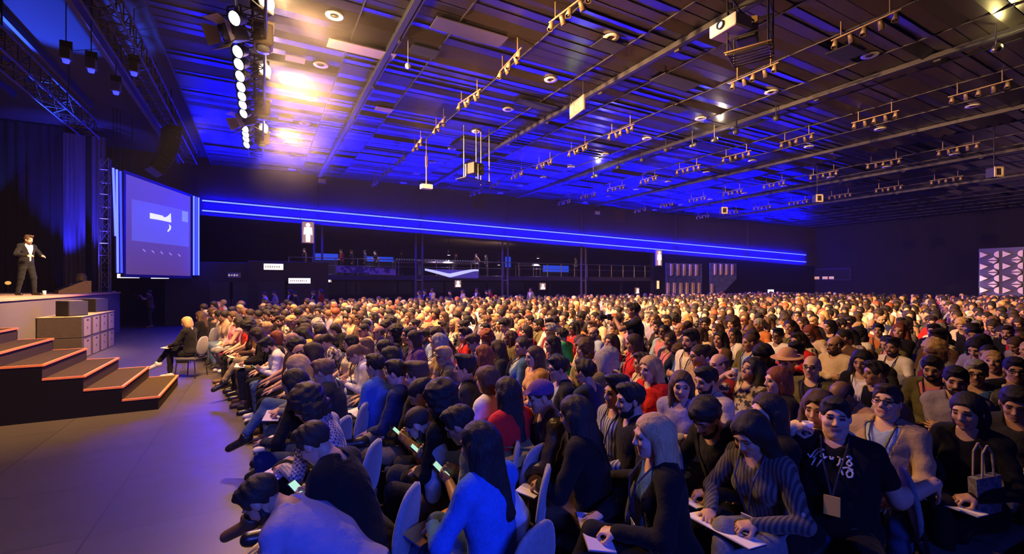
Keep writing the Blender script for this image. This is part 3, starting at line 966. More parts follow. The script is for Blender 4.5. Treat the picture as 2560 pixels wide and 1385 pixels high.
# clusters of five small spots on a bar, in a grid between the tracks
SPOTM = mat('spot_bar_bronze', (0.20, 0.145, 0.08), .5, .4)
SPOTD = mat('spot_lamp_glass', (0.6, 0.52, 0.42), .3)


def make_bar():
    t = thing('spot_bar', 'x', 'ceiling light')
    MB().tube((0, -.72, 0), (0, .72, 0), .022, 8).build('bar', SPOTM, t)
    for k in range(5):
        y = -.62 + .31 * k
        M = Matrix.Translation((0, y, -.04)) @ Matrix.Rotation(math.radians(-28 if k % 2 else 18), 4, 'Y')
        s = MB().lathe([(.045, 0), (.05, -.04), (.07, -.20), (.055, -.195)], 10, M=M, caps=(True, False)).build('spot_head', SPOTM, t)
        MB().lathe([(0, -.165), (.058, -.175)], 10, M=M).build('lamp_glass', SPOTD, s)
    for y in (-.5, .5):
        MB().tube((0, y, 0), (0, y, .36), .016, 6).build('drop_rod', SPOTM, t)
    return t


proto = None
bars = []
for ci, X in enumerate((5.83, 12.2, 19.2, 26.6, 34.0)):
    for k in range(9):
        Y = 5.25 + 2.7 * k
        if (ci == 0 and k == 0) or (ci == 1 and k in (2,)) or Y > YW - 1.5 or Y < .30 * X - 1:
            continue
        bars.append((ci, k, X, Y))
for n_, (ci, k, X, Y) in enumerate(bars):
    o = proto = make_bar() if n_ == 0 else None or proto
    if n_:
        o = copy_tree(proto)
    o.location = (X, Y, ZC - .36)
    o.rotation_euler = (0, 0, random.Random(n_).uniform(-.12, .12))
    tag(o, 'five lamp spot bar, %s row from stage, %s in row from near wall' % (ORD[ci], ORD[k]), 'ceiling light', 'five lamp spot bars on the ceiling')
# round downlights
DLT = mat('downlight_trim', (0.72, 0.66, 0.60), .4)


def make_down():
    t = thing('downlight', 'x', 'ceiling light')
    MB().lathe([(.10, -.012), (.20, -.02), (.21, 0), (.10, .01)], 20, caps=(False, False)).build('trim_ring', DLT, t)
    MB().lathe([(0, .03), (.10, .012)], 16).build('lamp_glass', mat('downlight_glass', (.45, .4, .36), .3), t)
    return t


pd = None
for ci, X in enumerate((1.53, 7.85, 14.7, 22.1, 29.6)):
    for k in range(9):
        Y = 6.2 + 2.75 * k + (2.4 if ci == 0 else 0)
        if Y > YW - .6 or Y < .28 * X:
            continue
        if pd is None:
            o = pd = make_down()
        else:
            o = copy_tree(pd)
        o.location = (X, Y, ZC - .02)
        tag(o, 'round pale downlight, %s row from stage, %s in row from near wall' % (ORD[ci], ORD[k]), 'ceiling light', 'round downlights in the ceiling')
# dark square openings in the ceiling and loose access panels
for k, (px, py, wx, wy, m_, lab) in enumerate((
        (905, 122, 1.7, .62, 'a', 'tan access panel hanging open beside the first track'), (1175, 80, 1.9, .55, 'a2', 'brownish ceiling panel beyond the first track'),
        (1060, 128, .75, .5, 'd', 'dark square opening near the small hanging sensor'), (1520, 115, .8, .5, 'd', 'dark square opening over the green digit sign'),
        (1690, 205, 1.6, .6, 'd', 'long dark opening beside the second track'), (1340, 262, 1.5, .5, 'd', 'dark opening just short of the green digit sign'),
        (1190, 365, 2.0, 1.5, 'd', 'large dark opening over the hanging rig of tubes'), (2115, 132, .9, .6, 'd', 'dark square opening beyond the projector cage'),
        (738, 147, .5, .35, 'y', 'small yellow panel lit beside the truss floodlight'), (715, 297, .5, .35, 'y', 'small yellow panel lit past the second floodlight'),
        (960, 273, .6, .4, 'b', 'small brown panel past the first track'), (1690, 272, .8, .45, 'd', 'small dark opening before the third track'))):
    p = on_z(px, py, ZC - .05)
    m = {'a': mat('access_panel_tan', (.20, .15, .07), .6), 'a2': mat('access_panel_grey', (.07, .055, .05), .6), 'd': CEILV, 'y': mat('access_panel_yellow', (.6, .4, .12), .5), 'b': mat('access_panel_brown', (.2, .12, .07), .6)}[m_]
    o = MB().box((0, 0, 0), (wx, wy, .03), .005).build('access_panel', m, None, (p.x, p.y, ZC - (.09 if m_ == 'a' else .06)))
    if m_ == 'a':
        o.rotation_euler = (0.10, 0, 0)
    tag(o, lab, 'ceiling panel')
# small hanging items
def pendant(px, py, z, lab, kind):
    p = on_z(px, py, z)
    t = thing('ceiling_sensor' if kind == 'ball' else 'hung_speaker', lab, 'sensor' if kind == 'ball' else 'speaker', p)
    if kind == 'ball':
        MB().ball((0, 0, 0), .075).build('sensor_head', mat('sensor_white', (.75, .7, .65), .4), t)
        MB().tube((0, 0, .05), (0, 0, ZC - p.z), .008).build('drop_rod', WHITEP, t)
    else:
        MB().box((0, 0, 0), (.34, .36, .40), .03).build('cabinet', BLACKP, t)
        f = MB()
        for c, d in (((0, -.19, .17), (.36, .03, .07)), ((0, -.19, -.17), (.36, .03, .07)), ((-.15, -.19, 0), (.07, .03, .40)), ((.15, -.19, 0), (.07, .03, .40))):
            f.box(c, d)
        f.build('front_frame', mat('hung_speaker_frame', (.52, .42, .34), .5), t)
        MB().tube((0, 0, .2), (0, 0, ZC - p.z), .02).build('drop_rod', BLACK, t)
        t.rotation_euler = (0, 0, -.5)


pendant(1020, 165, 7.7, 'small white ball sensor hanging beyond the first track', 'ball')
pendant(2485, 432, 6.6, 'boxy hung speaker with a pale square rim, the larger one', 'box')
pendant(2043, 497, 6.6, 'boxy hung speaker with a pale rim at the edge of the blue ceiling', 'box')
pendant(1808, 527, 6.6, 'small hung speaker against the bright blue ceiling', 'box')
for k, (px, py) in enumerate(((1545, 170), (1400, 215), (1255, 185))):
    pass
# antenna-like hanging unit: long rod with a pale box at its end
p = on_z(1066, 467, 6.3)
t = thing('hanging_unit', 'pale box hanging on a long rod in front of the fascia', 'ceiling unit', p)
MB().box((0, 0, 0), (.5, .3, .2), .02).build('unit_box', mat('unit_pale', (.72, .58, .42), .5), t)
MB().tube((0, 0, .1), (0, 0, ZC - p.z), .03).build('drop_rod', SPOTM, t)
MB().box((0, 0, 1.1), (.1, .1, .5), .02).build('clamp', SPOTM, t)
# rig of vertical tubes around a dark box
p = on_z(1185, 432, 6.5)
t = thing('tube_rig', 'dark projector rig of upright tubes hung from the second track', 'projector rig', p, 0.3)
for dx, dy, h in ((-.6, -.2, .2), (-.35, .2, .7), (.0, -.25, .3), (.3, .2, .5), (.65, -.2, .6), (.65, .3, 1.2)):
    MB().tube((dx, dy, -.35), (dx, dy, ZC - .04 - p.z if h > .45 else h), .025, 8).build('tube', ALU, t)
MB().box((.05, 0, .15), (.55, .5, .45), .03).build('projector_body', BLACKP, t)
MB().tube((.15, -.26, .15), (.15, -.33, .15), .07, 12).build('lens', mat('lens_glass', (.02, .02, .03), .1), t)
MB().box((.0, 0, -.32), (1.4, .6, .03)).build('tray', BLACK, t)
# green digit sign: unlit-looking panel with green characters, hung under the second track
p = on_z(1443, 268, 7.62)
t = thing('digit_sign', 'grey hanging panel with glowing green clock digits', 'sign', p, -1.745)
MB().box((0, 0, 0), (.95, .06, .46), .01).build('panel', mat('digit_panel', (.11, .085, .08), .5), t)
SEG = {'0': 'abcdef', '1': 'bc', '2': 'abged', '3': 'abgcd', '8': 'abcdefg'}
q = MB()


def seg_digit(ch, x, w, h, y, mb):
    s = {'a': ((x, h), (x + w, h)), 'b': ((x + w, h), (x + w, 0)), 'c': ((x + w, 0), (x + w, -h)), 'd': ((x, -h), (x + w, -h)), 'e': ((x, 0), (x, -h)), 'f': ((x, h), (x, 0)), 'g': ((x, 0), (x + w, 0))}
    for k in SEG[ch]:
        (a, b), (c, d) = s[k]
        mb.tube((a, y, b), (c, y, d), .021, 6)


xs = -.40
for ch in '00:12:30':
    if ch == ':':
        q.ball((xs + .012, -.045, .05), .02, u=8, v=6); q.ball((xs + .012, -.045, -.05), .02, u=8, v=6); xs += .06
    else:
        seg_digit(ch, xs, .075, .115, -.045, q); xs += .122
q.build('digits', mat('digit_green', (.2, .6, .1), .5, emit=(.25, 1.0, .22), estr=.8), t)
for x in (-.4, .4):
    MB().tube((x, 0, .2), (x, 0, ZC - p.z), .012).build('hanging_cable', BLACK, t)

# projector in its hanging cage
p = at_depth(1815, 66, 8.9)
t = thing('projector_cage', 'black tubular cage holding the projector under the ceiling', 'projector mount', at_depth(1868, 95, 8.95), 0.42)
fr = MB()
for sx in (-.28, .34):
    for sy in (-.40, .30):
        fr.tube((sx, sy, -.36), (sx, sy, ZC - t.location.z), .018, 8)
fr.build('upright', TRB, t)
g = MB()
for z in (-.36, -.05, .5):
    for a, b in (((-.28, -.40), (.34, -.40)), ((.34, -.40), (.34, .30)), ((.34, .30), (-.28, .30)), ((-.28, .30), (-.28, -.40))):
        g.tube((*a, z), (*b, z), .016, 6)
g.build('cross_tube', TRB, t)
sl = MB()
for k in range(6):
    sl.box((-.28 + .62 * k / 5, -.05, -.36), (.03, .72, .02))
sl.build('tray_slat', TRB, t)
for dx in (0, .09):
    MB().tube((-.30 + dx, -.46, -.31), (-.30 + dx, .36, -.31), .014, 6).build('brass_rod', mat('cage_brass', (.45, .30, .13), .45, .5), t)
MB().box((.16, -.04, .28), (.05, .26, .42), .02, rz=.3).build('bracket_plate', mat('bracket_tan', (.40, .27, .10), .5), t)
MB().box((.02, 0, -.02), (.34, .36, .10), .03).build('mount_block', BLACKP, t)
MB().path([(-.28, .3, .9), (-.1, .1, .5), (.1, -.1, .35), (.28, .2, .1)], .02).build('cable_loom', BLACKP, t)
for x_ in (-.2, .0, .2):
    MB().ball((x_, -.42, -.36), .028, u=8, v=6).build('knob', mat('cage_brass', (.45, .30, .13), .45, .5), t)
pr = thing('projector', 'white projector with a round lens shining towards the stage', 'projector', p, math.radians(176))
MB().box((-.12, 0, 0), (.46, .62, .24), .025).build('body', mat('projector_white', (.85, .80, .74), .4), pr)
MB().box((-.12, 0, -.124), (.42, .56, .012)).build('base_plate', mat('projector_base', (.45, .38, .42), .5), pr)
MB().lathe([(.055, 0), (.085, 0), (.085, .05), (.06, .05)], 18, caps=(True, False), M=Matrix.Translation((.10, -.02, .01)) @ Matrix.Rotation(PI / 2, 4, 'Y')).build('lens_ring', BLACKP, pr)
MB().lathe([(0, .025), (.06, .02)], 18, M=Matrix.Translation((.10, -.02, .01)) @ Matrix.Rotation(PI / 2, 4, 'Y')).build('lens', mat('projector_lens', (.4, .5, 1), .1, emit=(.45, .6, 1.0), estr=3.0), pr)
light('projector_beam', 'SPOT', (p.x - .2, p.y, p.z), (.55, .75, 1.0), 160, (-4, 24, 4.6), .03, 9, .3)

# ================================================================== MAIN TRUSS
TX, TZ = -.14, 7.25
tr = thing('main_truss', 'long black lighting truss full of white lamps over the front row', 'truss', (TX, 2.0, TZ))
lattice((0, 0, 0), (0, 18.4, 0), .46, .5, .03, .6, MB()).build('lattice', TRB, tr)
MB().box((.25, 9.2, .05), (.03, 18.4, .5), .01).build('cable_tray', mat('truss_tray', (.05, .045, .042), .5, .3), tr)
for k in range(5):
    y = 2 + 3.8 * k
    MB().tube((0, y, .25), (0, y, ZC - .03 - TZ), .03).build('hoist_chain', BLACK, tr)
LENSW = mat('par_lens_white', (.9, .95, 1), .3, emit=(.80, .90, 1.0), estr=9)


def make_par():
    t = thing('par_light', 'x', 'stage light')
    M = Matrix.Rotation(math.radians(122), 4, 'Y')
    MB().lathe([(.05, -.26), (.10, -.2), (.125, 0), (.135, .03), (.12, .03)], 16, M=M, caps=(True, False)).build('housing', BLACKP, t)
    MB().lathe([(0, .028), (.118, .012)], 16, M=M).build('lens', LENSW, t)
    y = MB()
    y.box((.02, -.145, .08), (.03, .012, .26)); y.box((.02, .145, .08), (.03, .012, .26)); y.box((.02, 0, .21), (.03, .30, .012))
    y.build('yoke', BLACK, t)
    return t


pp = None
parpx = [(573, -30), (585, 45), (600, 130), (598, 160), (600, 190), (604, 217), (604, 240), (608, 262), (611, 284), (614, 322), (616, 335), (618, 347), (621, 362)]
for k, (px, py) in enumerate(parpx):
    q = on_z(px, py, TZ - .40)
    if pp is None:
        o = pp = make_par()
    else:
        o = copy_tree(pp)
    o.location = (TX - .25, min(q.y, 20.3), TZ - .40)
    o.rotation_euler = (0, 0, math.radians(226))
    tag(o, 'white round lamp under the main truss, %s along from the camera end' % ORD[k], 'stage light', 'white lamps under the main truss')
# fresnels with open barn doors on the stage side
def fresnel(loc, rz, lab, m_body, glow, tilt=115):
    t = thing('fresnel_light', lab, 'stage light', loc, rz)
    M = Matrix.Rotation(math.radians(tilt), 4, 'Y')
    MB().box((0, 0, -.20), (.30, .30, .38), .03, M=M).build('housing', m_body, t)
    MB().lathe([(0, .02), (.13, .0)], 18, M=M).build('lens', glow, t)
    for k in range(4):
        a = k * PI / 2
        D = M @ Matrix.Rotation(a, 4, 'Z') @ Matrix.Translation((.15, 0, 0)) @ Matrix.Rotation(math.radians(28), 4, 'Y')
        MB().prism([(0, -.13, 0), (0, .13, 0), (0, .19, .26), (0, -.19, .26)], (.008, 0, 0), M=D).build('barn_door', mat('barn_door_steel', (.55, .50, .45), .35, .6), t)
    MB().box((0, .18, .12), (.04, .015, .36)).box((0, -.18, .12), (.04, .015, .36)).box((0, 0, .30), (.05, .37, .02)).build('yoke', BLACK, t)
    return t


q = on_z(570, 82, TZ - .45)
fresnel((TX - .42, q.y, TZ - .45), 3.9, 'big fresnel with bright open barn doors at the stage side of the truss', BLACKP, mat('fresnel_glass_dim', (.25, .28, .3), .2))
q = on_z(600, 303, TZ - .42)
fresnel((TX - .36, q.y, TZ - .42), 3.6, 'dark fresnel on the stage side of the truss before its last lamps', BLACKP, mat('fresnel_glass_dim', (.25, .28, .3), .2))
HOT = mat('flood_lens_hot', (1, .8, .5), .3, emit=(1.0, .70, .34), estr=90)
for k, (x, y, z) in enumerate(FLOODS):
    t = thing('floodlight', 'glaring warm floodlight on the audience side of the truss, %s from the camera' % ORD[k], 'stage light', (x, y, z), -.9, 'warm floodlights on the main truss')
    MB().box((-.14, 0, 0), (.22, .34, .30), .03).build('housing', BLACKP, t)
    MB().lathe([(0, .02), (.15, .0)], 18, M=Matrix.Translation((-.01, 0, 0)) @ Matrix.Rotation(math.radians(105), 4, 'Y')).build('lens', HOT, t)
    MB().box((-.14, .19, .12), (.04, .015, .4)).box((-.14, -.19, .12), (.04, .015, .4)).box((-.14, 0, .31), (.05, .38, .02)).build('yoke', BLACK, t)
    MB().tube((-.14, 0, .3), (-.40, 0, .3), .02).build('clamp', BLACK, t)
for k, (px, py, lab) in enumerate(((652, 92, 'brownish lamp housing hung beside the first floodlight'), (655, 272, 'brownish lamp housing hung before the second floodlight'), (645, 345, 'last lamp housing at the far end of the main truss'))):
    q = on_z(px, py, TZ - .15)
    t = thing('lamp_housing', lab, 'stage light', (.06, q.y, TZ - .15), .2 * k)
    MB().box((0, 0, 0), (.36, .40, .42), .04).build('housing', mat('housing_brown', (.16, .12, .07), .5), t)
    MB().box((0, 0, .22), (.40, .44, .05), .01).build('top_plate', mat('housing_top', (.4, .3, .16), .45), t)
    MB().lathe([(.12, -.3), (.14, -.2), (.1, -.19)], 14).build('lens', mat('fresnel_glass_dim', (.25, .28, .3), .2), t)
    MB().tube((0, 0, .2), (-.3, 0, .3), .025).build('clamp', BLACK, t)
# lit single spots on the third track and at the right
for k, (px, py, X, c, e, aim, lab) in enumerate((
        (1790, 348, 16.3, (1, .75, .45), 240, 1, 'glaring small spot on the third track under a warm patch'), (1735, 362, 16.3, (.9, .85, 1.0), 30, 0, 'small white spot on the third track beside the glaring one'),
        (1487, 440, 16.3, (1, .85, .7), 200, 1, 'bright spot on the third track against the blue ceiling'), (2493, 120, 22.0, (1, .75, .25), 200, 1, 'yellow glowing spot near the fourth track'))):
    q = on_z(px, py, 7.85)
    t = thing('track_spot', lab, 'ceiling light', q)
    M = Matrix.Rotation(math.radians(65), 4, 'Y')
    MB().lathe([(.06, -.25), (.08, -.1), (.11, 0), (.09, 0)], 14, M=M, caps=(True, False)).build('housing', STEEL, t)
    MB().lathe([(0, .01), (.09, -.005)], 14, M=M).build('lens', mat('spot_hot_%d' % k, c, .4, emit=c, estr=12), t)
    MB().tube((-.1, 0, .05), (-.1, 0, ZC - q.z), .014).build('drop_rod', STEEL, t)
    light('track_spot_light', 'POINT', (q.x + .16, q.y - .1, q.z + .1), c, e * .22, size=.05)
for k, (px, py) in enumerate(((1840, 330), (1940, 296), (1665, 375), (1605, 400), (1545, 418), (1490, 440))):
    q = on_z(px, py, ZC - .45)
    t = thing('globe_lamp', 'small dark globe lamp under the third track, %s from the hall middle' % ORD[k], 'ceiling light', (q.x, q.y, ZC - .45), group='dark globe lamps under the third track')
    MB().ball((0, 0, 0), .11).build('globe', BLACKP, t)
    MB().tube((0, 0, .1), (0, 0, .52), .02).build('drop_rod', BLACK, t)


# denser haze drifting round the floodlights
hz = MB().ball((0, 0, 0), 1.0, (2.3, 8.5, 2.3), 24, 14).build('haze', BLACKP, None, (0.5, 14.3, 6.8))
hm = bpy.data.materials.new('haze_air'); hm.use_nodes = True
nt = hm.node_tree
for n in list(nt.nodes):
    nt.nodes.remove(n)
vo = nt.nodes.new('ShaderNodeVolumeScatter'); oo = nt.nodes.new('ShaderNodeOutputMaterial')
vo.inputs['Color'].default_value = (1, 1, 1, 1)
tc = nt.nodes.new('ShaderNodeTexCoord'); mp = nt.nodes.new('ShaderNodeMapping'); gr = nt.nodes.new('ShaderNodeTexGradient'); ml = nt.nodes.new('ShaderNodeMath')
mp.inputs['Scale'].default_value = (1 / 2.3, 1 / 8.5, 1 / 2.3)
gr.gradient_type = 'QUADRATIC_SPHERE'
ml.operation = 'MULTIPLY'; ml.inputs[1].default_value = .026
nt.links.new(tc.outputs['Object'], mp.inputs[0]); nt.links.new(mp.outputs[0], gr.inputs[0]); nt.links.new(gr.outputs['Fac'], ml.inputs[0]); nt.links.new(ml.outputs[0], vo.inputs['Density'])
vo.inputs['Anisotropy'].default_value = 0.0
nt.links.new(vo.outputs[0], oo.inputs['Volume'])
hz.data.materials.clear(); hz.data.materials.append(hm)
tag(hz, 'patch of stage haze glowing round the warm floodlights', 'haze', kind='stuff')

# ================================================================== PEOPLE: implicit surfaces
# A body is described by round cones and ellipsoids, blended and turned into one skin.


def rc(a, b, ra, rb, tag_, k=.025):
    return ('rc', np.array(a, float), np.array(b, float), ra, rb, tag_, k)


def el(c, r, tag_, R=None, k=.025, sub=False):
    return ('el', np.array(c, float), np.array(r, float), (np.eye(3) if R is None else np.array(R, float)), None, tag_, k, sub)


def pl(n, d, k=.01):
    """cuts away the half space n.p > d"""
    return ('pl', np.array(n, float), d, None, None, None, k, True)


def prim_d(p, P):
    if p[0] == 'rc':
        a, b, ra, rb = p[1:5]
        ab = b - a; q = P - a
        t = np.clip((q @ ab) / max(ab @ ab, 1e-9), 0, 1)
        return np.linalg.norm(q - t[..., None] * ab, axis=-1) - (ra + (rb - ra) * t)
    if p[0] == 'el':
        q = (P - p[1]) @ p[3]
        k0 = np.linalg.norm(q / p[2], axis=-1)
        k1 = np.maximum(np.linalg.norm(q / p[2] ** 2, axis=-1), 1e-6)
        return k0 * (k0 - 1) / k1
    return -(P @ p[1] - p[2])


def prim_box(p, pad):
    if p[0] == 'rc':
        r = max(p[3], p[4]) + pad
        return np.minimum(p[1], p[2]) - r, np.maximum(p[1], p[2]) + r
    if p[0] == 'el':
        e = np.sqrt(((p[3] * p[2]) ** 2).sum(axis=1)) + pad
        return p[1] - e, p[1] + e
    return None


def polygonise(prims, h, disp=None):
    """surface nets over the blended field: vertices, quads"""
    lo = np.array([1e9] * 3); hi = -lo
    for p in prims:
        if p[0] != 'pl' and not (len(p) > 7 and p[7]):
            a, b = prim_box(p, .03)
            lo = np.minimum(lo, a); hi = np.maximum(hi, b)
    lo -= 2 * h; hi += 2 * h
    dim = np.ceil((hi - lo) / h).astype(int) + 1
    F = np.full(dim, .2, np.float32)
    ax = [lo[i] + h * np.arange(dim[i]) for i in range(3)]
    for p in prims:
        sub = p[0] == 'pl' or (len(p) > 7 and p[7])
        k = p[6]
        if p[0] == 'pl':
            i0 = np.zeros(3, int); i1 = dim
        else:
            a, b = prim_box(p, k + 3 * h)
            i0 = np.clip(np.floor((a - lo) / h).astype(int), 0, dim); i1 = np.clip(np.ceil((b - lo) / h).astype(int) + 1, 0, dim)
        if (i1 <= i0).any():
            continue
        G = np.stack(np.meshgrid(*[ax[i][i0[i]:i1[i]] for i in range(3)], indexing='ij'), -1)
        d = prim_d(p, G).astype(np.float32)
        S = F[i0[0]:i1[0], i0[1]:i1[1], i0[2]:i1[2]]
        if sub:
            d = -d if p[0] == 'el' else -d
            hh = np.maximum(k - np.abs(S - d), 0) / k
            S[...] = np.maximum(S, d) + hh * hh * k * .25
        else:
            hh = np.maximum(k - np.abs(S - d), 0) / k
            S[...] = np.minimum(S, d) - hh * hh * k * .25
    if disp is not None:
        G = np.stack(np.meshgrid(*ax, indexing='ij'), -1)
        m = np.abs(F) < .06
        F[m] += disp(G[m]).astype(np.float32)
    N = F < 0
    c = np.zeros(dim - 1, np.int8)
    offs = [(i, j, k) for i in (0, 1) for j in (0, 1) for k in (0, 1)]
    for o in offs:
        c += N[o[0]:dim[0] - 1 + o[0], o[1]:dim[1] - 1 + o[1], o[2]:dim[2] - 1 + o[2]]
    act = (c > 0) & (c < 8)
    idx = np.argwhere(act)
    vid = np.full(dim - 1, -1, np.int64)
    vid[act] = np.arange(len(idx))
    vals = np.stack([F[idx[:, 0] + o[0], idx[:, 1] + o[1], idx[:, 2] + o[2]] for o in offs], 1)
    acc = np.zeros((len(idx), 3)); cnt = np.zeros(len(idx))
    O = np.array(offs, float)
    for i in range(8):
        for j in range(i + 1, 8):
            if np.abs(O[i] - O[j]).sum() == 1:
                a, b = vals[:, i], vals[:, j]
                m = (a < 0) != (b < 0)
                t = np.where(m, a / np.where(m, a - b, 1), 0)
                acc += np.where(m[:, None], O[i] + (O[j] - O[i]) * t[:, None], 0); cnt += m
    V = lo + h * (idx + acc / cnt[:, None])
    quads = []
    for axis in range(3):
        u, v = (axis + 1) % 3, (axis + 2) % 3
        sl0 = [slice(1, -1)] * 3; sl0[axis] = slice(0, dim[axis] - 1)
        sl1 = list(sl0); sl1[axis] = slice(1, dim[axis])
        A = N[tuple(sl0)]; B = N[tuple(sl1)]
        for flip, m in ((False, A & ~B), (True, ~A & B)):
            e = np.argwhere(m)
            if not len(e):
                continue
            e = e + np.array([0 if i == axis else 1 for i in range(3)])
            du = np.zeros(3, int); du[u] = 1
            dv = np.zeros(3, int); dv[v] = 1
            q = np.stack([vid[tuple((e - du - dv).T)], vid[tuple((e - dv).T)], vid[tuple(e.T)], vid[tuple((e - du).T)]], 1)
            quads.append(q[:, ::-1] if flip else q)
    Q = np.concatenate(quads)
    Q = Q[(Q >= 0).all(1)]
    # one pass of relaxation
    s = np.zeros_like(V); n = np.zeros(len(V))
    for a, b in ((0, 1), (1, 2), (2, 3), (3, 0)):
        np.add.at(s, Q[:, a], V[Q[:, b]]); np.add.at(s, Q[:, b], V[Q[:, a]])
        np.add.at(n, Q[:, a], 1); np.add.at(n, Q[:, b], 1)
    V = V * .5 + .5 * s / np.maximum(n, 1)[:, None]
    return V, Q


def face_tags(prims, V, Q, bias=None):
    C = V[Q].mean(1)
    best = np.full(len(C), 1e9); tg = np.zeros(len(C), object)
    for p in prims:
        if p[0] == 'pl' or (len(p) > 7 and p[7]):
            continue
        d = prim_d(p, C) + (bias or {}).get(p[5], 0)
        m = d < best
        best[m] = d[m]; tg[m] = p[5]
    return C, tg


def vnormals(V, Q):
    n = np.cross(V[Q[:, 2]] - V[Q[:, 0]], V[Q[:, 3]] - V[Q[:, 1]])
    N = np.zeros_like(V)
    for i in range(4):
        np.add.at(N, Q[:, i], n)
    return N / np.maximum(np.linalg.norm(N, axis=1), 1e-9)[:, None]


def submesh(V, Q, mask):
    q = Q[mask]
    u, inv = np.unique(q, return_inverse=True)
    return V[u], inv.reshape(-1, 4), u


def rot_y(a):
    c, s = math.cos(a), math.sin(a)
    return np.array([[c, 0, s], [0, 1, 0], [-s, 0, c]])


def rot_z(a):
    c, s = math.cos(a), math.sin(a)
    return np.array([[c, -s, 0], [s, c, 0], [0, 0, 1]])


def rot_x(a):
    c, s = math.cos(a), math.sin(a)
    return np.array([[1, 0, 0], [0, c, -s], [0, s, c]])


def wob(P, f, seed):
    r = np.random.default_rng(seed)
    d = np.zeros(len(P))
    for k in range(5):
        w = r.normal(size=3); w /= np.linalg.norm(w)
        d += np.sin((P @ w) * f * r.uniform(.7, 1.5) + r.uniform(0, 6))
    return d / 5


# ---------------------------------------------------------------- heads and hair (head space: face towards +X, origin mid-head)
def head_prims(sex='m', fat=0.0):
    f = fat
    j = 1.0 if sex == 'm' else .88
    P = [el((-.012, 0, .030), (.097, .075, .088), 'skin', k=.03),
         el((.020, 0, -.030), (.068, .060 + .012 * f, .085), 'skin', k=.03),
         el((.028, 0, -.075), (.050 * j + .006, .046 * j + .02 * f, .042), 'skin', k=.03),
         el((.066, 0, -.100), (.020, .020 * j, .017), 'skin', k=.02),
         rc((.086, 0, .014), (.106, 0, -.028), .009, .0125, 'skin', .012),
         el((.096, -.012, -.034), (.012, .008, .008), 'skin', k=.008), el((.096, .012, -.034), (.012, .008, .008), 'skin', k=.008),
         rc((.080, -.036, .026), (.080, .036, .026), .010, .010, 'skin', .02),
         el((.060, -.038, -.028), (.024, .022 + .01 * f, .024), 'skin', k=.02), el((.060, .038, -.028), (.024, .022 + .01 * f, .024), 'skin', k=.02),
         el((.099, -.032, .005), (.013, .016, .008), None, k=.008, sub=True), el((.099, .032, .005), (.013, .016, .008), None, k=.008, sub=True),
         el((.0770, -.031, .005), (.0115, .0125, .0072), 'eye', k=.002), el((.0770, .031, .005), (.0115, .0125, .0072), 'eye', k=.002),
         rc((.080, -.021, -.063), (.080, .021, -.063), .0075, .0075, 'lip', .008), rc((.078, -.017, -.074), (.078, .017, -.074), .0085, .0085, 'lip', .006),
         el((-.006, -.077, -.004), (.022, .011, .033), 'skin', rot_z(-.35), k=.012), el((-.006, .077, -.004), (.022, .011, .033), 'skin', rot_z(.35), k=.012)]
    if f > .3:
        P.append(el((.03, 0, -.115), (.05, .05, .03), 'skin', k=.03))
    return P


